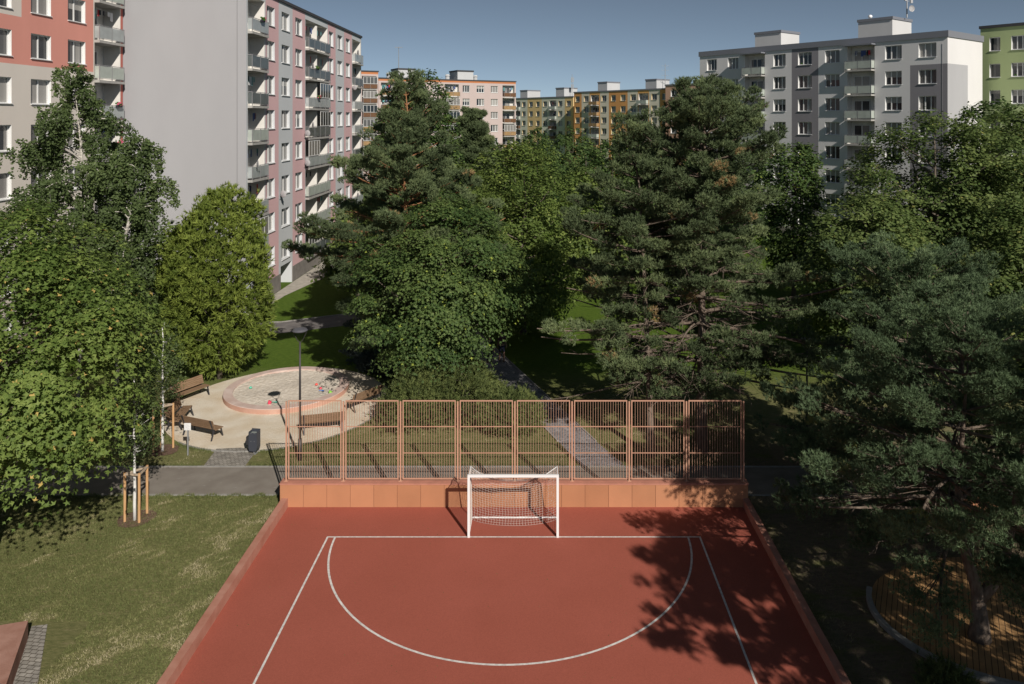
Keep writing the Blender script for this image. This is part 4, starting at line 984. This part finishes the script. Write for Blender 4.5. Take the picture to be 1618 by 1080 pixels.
# ------------------------------------------------------------------ people on the path
def skin_person(pos, rz, H, label, shirt, trousers, hair, short=False):
    s = H/1.75
    o = empty('person', (pos.x, pos.y, .014), rz, label, 'person', 'people walking on the path')
    def sk(name, pts, edges, rad, m, parent, sub=1, rootv=0):
        me = bpy.data.meshes.new(name); me.from_pydata([(a*s, b*s, c*s) for a, b, c in pts], edges, []); me.materials.append(m)
        ob = inst(name, me, parent); md = ob.modifiers.new('skin', 'SKIN'); md.use_smooth_shade = True
        for i, r in enumerate(rad):
            v = me.skin_vertices[0].data[i]; v.radius = ((r[0]*s, r[1]*s) if isinstance(r, tuple) else (r*s, r*s)); v.use_root = (i == rootv)
        sb = ob.modifiers.new('sub', 'SUBSURF'); sb.levels = sub; sb.render_levels = sub; return ob
    P = [(0, 0, .95), (0, 0, 1.1), (0, .01, 1.3), (0, .01, 1.43), (0, 0, 1.5), (0, -.01, 1.6), (0, -.005, 1.7)]; E = [(i, i+1) for i in range(6)]; Rd = [(.15, .11), (.13, .095), (.16, .11), (.12, .09), .05, (.075, .09), (.06, .075)]
    def chain(start, pts, rs):
        i0 = start
        for p_, r_ in zip(pts, rs): P.append(p_); Rd.append(r_); E.append((i0, len(P)-1)); i0 = len(P)-1
        return i0
    for sx in (-1, 1):
        st = -.12*sx
        chain(0, [(sx*.09, 0, .88), (sx*.1, st*.5-.02, .5), (sx*.1, st+.03, .1), (sx*.1, st-.08, .035)], [.085, .06, .04, .03])
        h_ = chain(3, [(sx*.17, .01, 1.4), (sx*.22, .04*sx, 1.14), (sx*.24, -.08*sx-.04, .92), (sx*.24, -.09*sx-.05, .85)], [.055, .043, .03, (.035, .018)])
        for f in range(4): chain(h_, [(sx*.24, -.12*sx-.05+f*.02, .815-.004*f), (sx*.235, -.115*sx-.05+f*.02, .775)], [.0085, .007])
        chain(h_, [(sx*.225, -.13*sx-.07, .84), (sx*.22, -.14*sx-.075, .81)], [.009, .008])
    M_skin = mat('skin', (.42, .25, .18), .6)
    body = sk('body', P, E, Rd, M_skin, o)
    sk('shirt', [(0, 0, .93), (0, 0, 1.12), (0, .01, 1.3), (0, .01, 1.42), (-.18, .01, 1.38), (-.22, -.02, 1.2), (.18, .01, 1.38), (.22, .02, 1.2)], [(0, 1), (1, 2), (2, 3), (3, 4), (4, 5), (3, 6), (6, 7)], [(.165, .125), (.15, .115), (.175, .125), (.12, .1), .07, .06, .07, .06], shirt, o)
    zk = .5 if short else .14
    tp = [(0, 0, .95)]; te = []; trr = [(.16, .125)]
    for sx in (-1, 1):
        st = -.12*sx; tp.append((sx*.09, 0, .86)); te.append((0, len(tp)-1)); trr.append(.1)
        tp.append((sx*.1, st*.5-.02, .52)); te.append((len(tp)-2, len(tp)-1)); trr.append(.078)
        if not short: tp.append((sx*.1, st+.02, .14)); te.append((len(tp)-2, len(tp)-1)); trr.append(.055)
    sk('trousers', tp, te, trr, trousers, o)
    sk('hair', [(0, .02, 1.62), (0, .015, 1.72)], [(0, 1)], [(.082, .085), (.075, .085)], hair, o)
    f = MB()
    f.box(-.012*s, -.118*s, 1.6*s, .012*s, -.09*s, 1.64*s)
    for x in (-.03, .03): f.box((x-.01)*s, -.1*s, 1.65*s, (x+.01)*s, -.088*s, 1.66*s, 1)
    f.box(-.022*s, -.1*s, 1.57*s, .022*s, -.088*s, 1.578*s, 2); f.build('face', [M_skin, hair, mat('lips', (.3, .1, .09))], o)
    sh = MB()
    for sx in (-1, 1): y = (-.12*sx+.03)*s; sh.hexa([((sx*.1-.045)*s, y-.18*s, 0), ((sx*.1+.045)*s, y-.18*s, 0), ((sx*.1+.045)*s, y+.08*s, 0), ((sx*.1-.045)*s, y+.08*s, 0), ((sx*.1-.035)*s, y-.15*s, .05*s), ((sx*.1+.035)*s, y-.15*s, .05*s), ((sx*.1+.04)*s, y+.07*s, .1*s), ((sx*.1-.04)*s, y+.07*s, .1*s)])
    sh.build('shoes', mat('dark_shoes', (.06, .06, .065)), o)
M['black'] = mat('black_cloth', (.02, .02, .024), .9); M['navy'] = mat('navy_shorts', (.03, .035, .06), .9); M['rose'] = mat('dusky_top', (.12, .06, .06), .9); M['hair'] = mat('dark_hair', (.025, .018, .014), .7)
skin_person(G(774, 574), .35, 1.55, 'person all in black walking on the left of the shaded path', M['black'], M['black'], M['hair'])
skin_person(G(793, 571), .3, 1.78, 'person in a dusky top and dark shorts walking on the right of the path', M['rose'], M['navy'], M['hair'], True)

# ------------------------------------------------------------------ trees
broadleaf('maple_tree', (-17.9, 24.3), 'large sunlit maple filling the left edge in front of the birches', 12.0, 3.2, 5.1, lambda t: min(1, t*1.6+.5)*math.sqrt(max(.02, 1-t**2.6)), 'maple', 165, 400, .2, 1.25, 11, trunk_r=.16, lobed=True, flat=.13, droop=.62, nlimb=45, inner=.3)
def birch(name, pos, label, tp, zb, prof, seed, nl=48, leaf=.14, tr=.16, bias=None, hangk=1.):
    rng = np.random.default_rng(seed); root = empty(name, (pos[0], pos[1], 0), 0, label, 'birch tree')
    T = np.array(tp); h = T[-1][2]; mb = MB(); mb.tube(tp, [tr*(1-.85*k/(len(tp)-1)) for k in range(len(tp))], 8)
    P = []; TC = []
    for i in range(nl):
        t = (i+rng.uniform(0, 1))/nl; z = zb+(h-zb)*t**.9; a = i*2.4+rng.normal(0, .3); L = prof(t)*rng.uniform(.55, 1.15)
        if bias: L *= bias(a, t)
        base = np.array([np.interp(z, T[:, 2], T[:, 0]), np.interp(z, T[:, 2], T[:, 1]), z]); u = np.array([math.cos(a), math.sin(a), 0])
        sv = np.linspace(0, 1, 7); rise = rng.uniform(.7, 1.25)
        pts = np.array([base+u*L*q+np.array([0, 0, L*(rise*q-(rise*.85)*q*q)])+rng.normal(0, .03, 3) for q in sv])
        mb.tube([tuple(q) for q in pts], [.015+.016*L*(1-.8*q) for q in sv], 4, cap=False)
        tone = rng.uniform(.25, .65); ns = int(6+L*11)
        for k in range(ns):
            q = 1-rng.uniform(0, .72)**1.3; f = q*6; j = min(int(f), 5); c = pts[j]*(1-(f-j))+pts[j+1]*(f-j)
            c = c+rng.normal(0, .16, 3)*np.array([1, 1, .6])*(.6+L*.35)
            hl = rng.uniform(.25, 1.15)*hangk*min(1.2, .35+L*.35); m = int(9+hl*30)
            zz = rng.uniform(0, 1, m)**1.1*hl; drift = rng.normal(0, .12, 2)
            pp = np.stack([c[0]+drift[0]*zz+rng.normal(0, .07, m), c[1]+drift[1]*zz+rng.normal(0, .07, m), c[2]+.1-zz], 1)
            P.append(pp); TC.append(np.clip(tone+rng.normal(0, .13, m), 0, .93))
            if rng.uniform() < .25: mb.tube([tuple(c), (c[0]+drift[0]*hl*.5, c[1]+drift[1]*hl*.5, c[2]-hl*.6)], [.006, .003], 3, cap=False)
    P = np.concatenate(P); TC = np.concatenate(TC); n = len(P)
    N = rng.normal(0, .7, (n, 3))+np.array([[.25, -.5, .45]]); V, F = leaf_quads(P, N, leaf*rng.uniform(.6, 1.25, n), rng, aspect=.75)
    inst('crown', np_mesh('crown', V, F, [M['birch']], np.repeat(TC, 4)), root); mb.build('trunk', M['bark_birch'], root, smooth=True)
    return root
birch('birch_tree', (-23.4, 38), 'tall birch with a white forked trunk against the red building', [(0, 0, -.1), (.1, 0, 3), (-.1, 0, 6), (.15, 0, 9), (.25, 0, 11), (.1, 0, 13), (-.1, 0, 15), (-.25, 0, 16.9)], 4.5, lambda t: (3.3-1.2*t if t < .55 else 2.64*(1.05-t)/.5+.25), 12, nl=62, tr=.12, bias=lambda a, t: 1.25 if math.cos(a) < -.3 and t < .4 else 1)
birch('birch_tree', (-20.5, 36.2), 'shorter drooping birch leaning towards the grey gable', [(0, 0, -.1), (.1, 0, 3), (.2, 0, 6), (.45, 0, 8.5), (.9, 0, 10.5), (1.2, 0, 12), (1.3, 0, 13.3)], 3.6, lambda t: 1.55-.4*t if t < .85 else .9, 13, nl=50, tr=.12, bias=lambda a, t: 1.45 if (math.cos(a) > .6 and .55 < t < .8) else 1, hangk=1.25)
def tuft_tree(name, pos, label, h, z0, Rr, prof, mt, n, k, ln, w, seed, cat='tree', trunk_r=.12, bark='bark', sag=0, group=None, lean=(0, 0), pad=.35, inner=.3):
    rng = np.random.default_rng(seed); o = empty(name, (pos[0], pos[1], 0), 0, label, cat, group)
    _, cen = crown_mesh('tmp', M[mt], rng, z0, h, Rr, PROF[prof] if isinstance(prof, str) else prof, n, 1, .01, .1, lean=lean, inner=inner)
    bpy.data.meshes.remove(_)
    zc = np.array([0, 0, z0+(h-z0)*.3]); out = cen-zc; out /= np.maximum(np.linalg.norm(out, axis=1, keepdims=True), .3)
    m = 9; i = np.repeat(np.arange(n), m); P = cen[i]+rng.normal(0, pad*.6, (n*m, 3)); D = out[i]*.7+np.array([[0, 0, .6-sag]])+rng.normal(0, .3, (n*m, 3)); D /= np.linalg.norm(D, axis=1, keepdims=True)
    tc = np.clip(rng.uniform(.15, .8, n)[i]+rng.normal(0, .1, n*m), 0, .93)
    V, F, tt = tufts(P, D, rng, k, ln, w, tc, .9)
    inst('crown', np_mesh('crown', V, F, [M[mt]], tt), o)
    limbs(trunk_path(h*.9, rng, .08, lean=lean), trunk_radii(trunk_r), cen, rng, 50, rl=trunk_r*.3).build('trunk', M[bark], o, smooth=True)
    return o
tuft_tree('sumac_tree', (-17.5, 41), 'bright yellow green egg shaped tree left of the sandbox', 10.2, .6, 2.55, 'egg', 'lime', 900, 9, .3, .075, 14, sag=.45, pad=.3, inner=.15)
# pines in the middle
pine('scots_pine', (-7.1, 39.8), 'tall pine with an orange trunk rising behind the dark maple', 16.4, 3.6, 5.6, 'pine', 21, whorl=.62, nb=6, tuft=.19, w=.028, k=10, dens=1.0, bark='bark_orange', trunk_r=.22, prof=lambda t: (.75+.3*math.sin(t*6))*min(1, t*3+.6)*(1-t)**.55+.08, pad=.5)
broadleaf('maple_tree', (-4.8, 37.2), 'dark green maple in the centre left of the shaded path', 10.5, 3.0, 3.7, lambda t: (.5+t*1.7 if t < .3 else 1)*math.sqrt(max(.02, 1-max(0, t-.2)**2*1.5)), 'maple_dark', 165, 330, .19, 1.1, 22, trunk_r=.18, lobed=True, flat=.16, droop=.5, nlimb=60, inner=.2)
broadleaf('linden_tree', (-1.0, 49.5), 'yellowish green linden standing right of the dark maple', 12.8, .9, 3.9, 'egg', 'linden', 300, 150, .2, .85, 23, trunk_r=.18, flat=.5, droop=.5, nlimb=30)
pine('spruce_tree', (-8.9, 43.0), 'blue grey spruce hidden low behind the tall orange pine', 6.6, .4, 2.7, 'spruce_blue', 24, whorl=.42, nb=7, tuft=.17, w=.03, k=9, dens=1.0, rise=-.15, trunk_r=.13, cat='spruce', prof=lambda t: (1-t)*.95+.05)
broadleaf('oak_tree', (-10.8, 68), 'dark leafy treetop showing above the orange pine', 18.2, 3, 4.0, 'egg', 'maple_dark', 420, 60, .34, .85, 25, trunk_r=.2, nlimb=15)
pine('black_pine', (-7.9, 90), 'small distant pine in front of the pale pink block', 15.1, 4, 3.6, 'pine', 26, whorl=.9, nb=6, tuft=.4, w=.07, k=8, dens=.9, pad=.8)
# right-centre pair
kp = None
pine('black_pine', (7.0, 32.2), 'taller dark pine of the pair behind the fence with the thick grey trunk', 15.7, 3.3, 6.7, 'pine', 27, whorl=.55, nb=7, tuft=.17, w=.026, k=10, dens=1.05, trunk_r=.26, dead=.42, prof=lambda t: (.85+.2*math.sin(t*9))*min(1, t*2.5+.78)*(1-t)**.7+.05, lean=(.25, .3), pad=.42, rise=.1, keep=lambda a, t: not (t < .5 and math.sin(a) < -.55))
pine('black_pine', (4.75, 31.6), 'slimmer dark pine of the pair next to the paved path', 14.3, 3.2, 5.1, 'pine', 28, whorl=.56, nb=6, tuft=.17, w=.026, k=10, dens=1.0, trunk_r=.17, dead=.38, lean=(-.7, .5), pad=.42, rise=.1, prof=lambda t: (.8+.25*math.sin(t*11+2))*min(1, t*2.5+.7)*(1-t)**.68+.05, keep=lambda a, t: not (t < .4 and math.sin(a) < -.6))
# front right pines
pine('blue_pine', (12.1, 20.5), 'nearest blue green pine with a forked trunk on the ochre deck', 8.6, 2.9, 4.9, 'pine_blue', 29, whorl=.5, nb=6, tuft=.14, w=.016, k=12, dens=1.2, trunk_r=.24, dead=.08, trunk_pts=[(0, 0, -.1), (.02, 0, .6), (-.05, 0, 1.3), (-.35, .1, 2.4), (-.5, .15, 3.6), (-.4, .2, 5), (-.3, .2, 6.2), (-.2, .2, 7.5)], prof=lambda t: min(1, t*2.5+.7)*(1-t)**.5+.05, pad=.44, rise=.12)
r_ = [o for o in bpy.data.objects if o.name.startswith('blue_pine')][0]
fk = MB().tube([(.0, 0, 1.1), (.3, -.05, 1.5), (.62, -.1, 2.1), (.9, 0, 3.2), (1.2, .1, 4.6), (1.3, .1, 6)], [.17, .15, .12, .1, .07, .02], 9)
fk.tube([(.5, -.1, 1.85), (.62, -.25, 2.02)], [.14, .12], 9); fk.build('forked_limb', M['bark_pine'], r_, smooth=True)
pine('blue_pine', (13.8, 27.6), 'blue green pine behind the nearest one with the highest pale tip', 9.0, 1.6, 5.6, 'pine_blue', 30, whorl=.5, nb=6, tuft=.16, w=.02, k=11, dens=1.05, trunk_r=.22, prof=lambda t: (.85+.2*math.sin(t*8+1))*min(1, t*2+.75)*(1-t)**.55+.05, pad=.42, rise=.12)
pine('blue_pine', (12.6, 9.7), 'pine beside the court whose crown stays outside the picture', 11, 4.4, 4.4, 'pine_blue', 33, whorl=.6, nb=6, tuft=.2, w=.03, k=9, dens=1., trunk_r=.22, pad=.45)
pine('blue_pine', (17.6, 13.2), 'pine right of the ochre deck whose crown stays outside the picture', 13.5, 4.2, 5.3, 'pine_blue', 34, whorl=.65, nb=6, tuft=.2, w=.03, k=9, dens=.7, trunk_r=.22, pad=.45)
# right-hand broadleaves
broadleaf('maple_tree', (26.5, 50), 'big leafy maple in front of the white block on the right', 14.6, 1.5, 6.6, 'dome', 'green', 330, 150, .25, 1.15, 41, trunk_r=.25, lobed=False, flat=.4, nlimb=40)
broadleaf('maple_tree', (33.5, 50.5), 'broad maple at the right edge below the green block', 14.9, 1.5, 6.2, 'dome', 'green', 300, 150, .26, 1.15, 42, trunk_r=.25, flat=.4, nlimb=30)
broadleaf('maple_tree', (18.8, 43), 'lower maple between the dark pine pair and the blue pine', 9.6, 1.0, 4.0, 'dome', 'green', 200, 140, .23, .9, 43, trunk_r=.18, flat=.4, nlimb=30)
broadleaf('maple_tree', (26.5, 40), 'shaded maple low on the right behind the blue pine', 9.8, .8, 5.6, 'dome', 'green', 240, 140, .24, 1.0, 44, trunk_r=.2, flat=.4, nlimb=30)
broadleaf('maple_tree', (20.5, 60), 'narrow green treetop before the dark grey band of the white block', 12.5, 2, 2.7, 'egg', 'maple_dark', 260, 60, .28, .75, 45, trunk_r=.15, nlimb=12)
broadleaf('maple_tree', (40, 66), 'dark treetop at the far right edge under the green block', 15.8, 3, 4.6, 'dome', 'maple_dark', 300, 50, .36, 1.0, 46, nlimb=10)
# background trees
protos = []
for k, (mt, pf) in enumerate((('linden', 'egg'), ('maple_dark', 'dome'), ('linden', 'dome'), ('maple_dark', 'egg'))):
    protos.append((mt, pf))
def bgtree(x, y, h, r, mt, seed, label, pf='egg'):
    broadleaf('park_tree', (x, y), label, h, max(1, h*.12), r, pf, mt, int(60+34*r), 44, .34+.02*(y-50)/20, .85, seed, trunk_r=.16, nlimb=6, group='background park trees')
BT = [(4.6, 73, 12.2, 3.0, 'maple_dark', 'rounded dark tree just left of the pine pair before the orange block', 'dome'),
      (-.1, 108, 12.8, 4.2, 'maple_dark', 'dark round tree before the olive block', 'dome'),
      (4.0, 60, 10.3, 2.6, 'linden', 'light green tree between the linden and the pine pair', 'egg'),
      (-3.0, 64, 11.9, 3.0, 'linden', 'light green treetop left of the linden', 'egg'),
      (-6.5, 58, 10.8, 3.2, 'linden', 'yellowish tree behind the dark maple and the tall pine', 'dome'),
      (9.5, 66, 10.5, 3.6, 'maple_dark', 'leafy tree seen between the trunks of the pine pair', 'dome'),
      (14.5, 70, 11.2, 3.4, 'maple_dark', 'leafy tree behind the right side of the pine pair', 'dome'),
      (9.0, 90, 12.4, 3.8, 'maple_dark', 'treetop touching the foot of the orange block', 'dome'),
      (-14.5, 80, 12.0, 3.6, 'linden', 'tree before the foot of the pink block', 'dome'),
      (-14.5, 60, 7.0, 2.6, 'linden', 'small tree by the striped block entrance', 'dome'),
      (-18.5, 112, 13.0, 4.6, 'maple_dark', 'tree below the pale pink block behind the orange pine', 'dome'),
      (-9.5, 122, 12.5, 4.8, 'maple_dark', 'tree below the right end of the pale pink block', 'dome'),
      (6, 130, 12.6, 5, 'maple_dark', 'tree below the orange block on its left side', 'dome'),
      (16, 122, 12.8, 5, 'linden', 'tree below the orange block on its right side', 'dome'),
      (24, 112, 13, 4.6, 'maple_dark', 'tree below the brown block', 'dome'),
      (22, 80, 11.8, 4.2, 'maple_dark', 'tree below the left part of the white block', 'dome'),
      (-29, 30, 9.5, 3.4, 'maple_dark', 'shaded tree below the red block at the far left', 'dome'),
      (-27.5, 45, 8.6, 3.4, 'maple_dark', 'tree between the birches and the grey gable', 'dome'),
      (-23, 47.5, 7.4, 2.8, 'linden', 'leafy tree at the foot of the grey gable', 'dome')]
for i, (x, y, h, r, mt, lab, pf) in enumerate(BT): bgtree(x, y, h, r, mt, 60+i, lab, pf)
# junipers behind the fence
for i, (x, y, h, r, lab) in enumerate(((-5.6, 34.9, 2.5, 1.8, 'spreading juniper bush left of the path behind the fence'), (-3.6, 35.6, 3.0, 2.3, 'tall middle juniper bush with a brown dead patch'), (-1.2, 34.2, 1.6, 1.3, 'yellowish juniper bush touching the path edge'))):
    tuft_tree('juniper_bush', (x, y), lab, h, .25, r, lambda t: min(1, t*2+.6)*math.sqrt(max(.02, 1-t**2)), 'yew', 420, 9, .2, .03, 80+i, cat='bush', trunk_r=.05, pad=.3, group='junipers behind the fence')
tuft_tree('juniper_bush', (10.1, 18.4), 'low grey green bush below the curved deck kerb', .6, .05, .7, 'dome', 'yew', 90, 10, .18, .02, 90, cat='bush', trunk_r=.03, pad=.2)

# grass blades on the lawns
rng = np.random.default_rng(9)
def vnoise(x, y, seed, sc):
    g = np.random.default_rng(seed).uniform(0, 1, (256, 256)); x = x*sc; y = y*sc; xi = np.floor(x).astype(int); yi = np.floor(y).astype(int); fx = x-xi; fy = y-yi
    fx = fx*fx*(3-2*fx); fy = fy*fy*(3-2*fy); G_ = lambda a, b: g[a % 256, b % 256]
    return (G_(xi, yi)*(1-fx)+G_(xi+1, yi)*fx)*(1-fy)+(G_(xi, yi+1)*(1-fx)+G_(xi+1, yi+1)*fx)*fy
def straw(x, y):
    ca, sa = math.cos(.75), math.sin(.75); u = x*ca+y*sa; v = -x*sa+y*ca; u = u*.8; v = v*1.9
    return .5*vnoise(u, v, 1, .9)+.27*vnoise(u, v, 2, 2.3)+.23*vnoise(u, v, 3, 5.5)
def blades(n, fx, fy, size, ok):
    x = rng.uniform(*fx, n); y = rng.uniform(*fy, n); m = ok(x, y); x, y = x[m], y[m]
    cl = straw(x, y)
    return x, y, cl
def mk_grass(n, fx, fy, size, ok):
    x, y, cl = blades(n, fx, fy, size, ok); n = len(x); P = np.stack([x, y, np.zeros(n)], 1)
    d = np.stack([rng.normal(.0, .6, n), rng.normal(0, .6, n), np.full(n, .8)], 1); d /= np.linalg.norm(d, axis=1, keepdims=True)
    L = size*rng.uniform(.5, 1.4, (n, 1)); s = np.cross(d, rand_dirs(n, rng)); s /= np.linalg.norm(s, axis=1, keepdims=True)
    V = np.stack([P-s*.007, P+s*.007, P+d*L], 1).reshape(-1, 3)
    k = np.clip((cl-.52)/.2, 0, 1); tc = np.clip(.15+cl*.4+k*.5+rng.normal(0, .16, n), 0, 1); return V, np.repeat(tc, 3)
def lawn_ok(x, y): return (y < PY0-.15) & (x < -9.5) & ~((x < xe0+1.3) & (y < 21.2))
V1, t1 = mk_grass(170000, (-21, -9.5), (17, 28.2), .07, lawn_ok)
def back_ok(x, y):
    s = ((x-sc_[0])/5.4)**2+((y-sc_[1])/5.5)**2 > 1; pth = (x < 1.25-.39*(y-31.9)) | (x > 3.1-.39*(y-31.9)); ap = ~((x > -14) & (x < -12) & (y < 32.3)); return s & pth & ap
V2, t2 = mk_grass(80000, (-20, 10), (30.75, 40), .08, back_ok)
V3, t3 = mk_grass(30000, (7.9, 22), (16, 28.2), .08, lambda x, y: ((x-DC[0])/4.05)**2+((y-DC[1])/3.05)**2 > 1)
V = np.concatenate([V1, V2, V3]); tt = np.concatenate([t1, t2, t3])
o = inst('grass', np_mesh('grass', V, np.arange(len(V)).reshape(-1, 3), [M['grass_blade']], tt)); tag(o, 'short patchy grass on the lawns', 'grass', kind='stuff')

# fallen flecks on the court
rng = np.random.default_rng(77); n = 260
x = rng.uniform(CXL+.2, CXR-.2, n); y = rng.uniform(18, CYB-.1, n); P = np.stack([x, y, np.full(n, .02)], 1)
N = np.tile([[0, 0, 1.]], (n, 1))+rng.normal(0, .2, (n, 3)); V, F = leaf_quads(P, N, rng.uniform(.015, .05, n), rng)
o = inst('fallen_leaves', np_mesh('fallen_leaves', V, F, [M['birch']], np.repeat(rng.uniform(0, 1, n), 4))); tag(o, 'tiny fallen leaf flecks scattered over the red court', 'leaf litter', kind='stuff')

# ragged grass tufts creeping over the court wall foot, path edges and the sand rim
rng = np.random.default_rng(101); n = 26000
k = rng.integers(0, 4, n); tpos = rng.uniform(0, 1, n); jit = np.abs(rng.normal(0, .07, n))
x = np.where(k == 0, -9.45-jit, np.where(k == 1, -26+tpos*16.4, np.where(k == 2, -20+tpos*27, 0)))
y = np.where(k == 0, 17+tpos*10.4, np.where(k == 1, PY0-.12-jit+.1*np.sin(x*7), np.where(k == 2, PY1+.12+jit, 0)))
a = rng.uniform(-2.6, .9, n); x = np.where(k == 3, sc_[0]+(5.36+jit)*np.cos(a), x); y = np.where(k == 3, sc_[1]+(5.46+jit)*np.sin(a), y)
ok = ~((k == 2) & (x > -13.9) & (x < -11.9)) & ~((k >= 2) & (x > 1.2) & (x < 3.4)) & ~((k == 3) & (y < 32.4) & (x > -14) & (x < -11.9))
x, y = x[ok], y[ok]; n = len(x); P = np.stack([x, y, np.zeros(n)], 1)
d = np.stack([rng.normal(0, .5, n), rng.normal(0, .5, n), np.full(n, .9)], 1); d /= np.linalg.norm(d, axis=1, keepdims=True)
sv = np.cross(d, rand_dirs(n, rng)); sv /= np.linalg.norm(sv, axis=1, keepdims=True); L = rng.uniform(.05, .17, (n, 1))
V = np.stack([P-sv*.008, P+sv*.008, P+d*L], 1).reshape(-1, 3)
o = inst('edge_grass', np_mesh('edge_grass', V, np.arange(len(V)).reshape(-1, 3), [M['grass_blade']], np.repeat(np.clip(rng.normal(.3, .2, n), 0, 1), 3)))
tag(o, 'ragged longer grass along the wall foot, kerbs and sand rim', 'grass', kind='stuff')
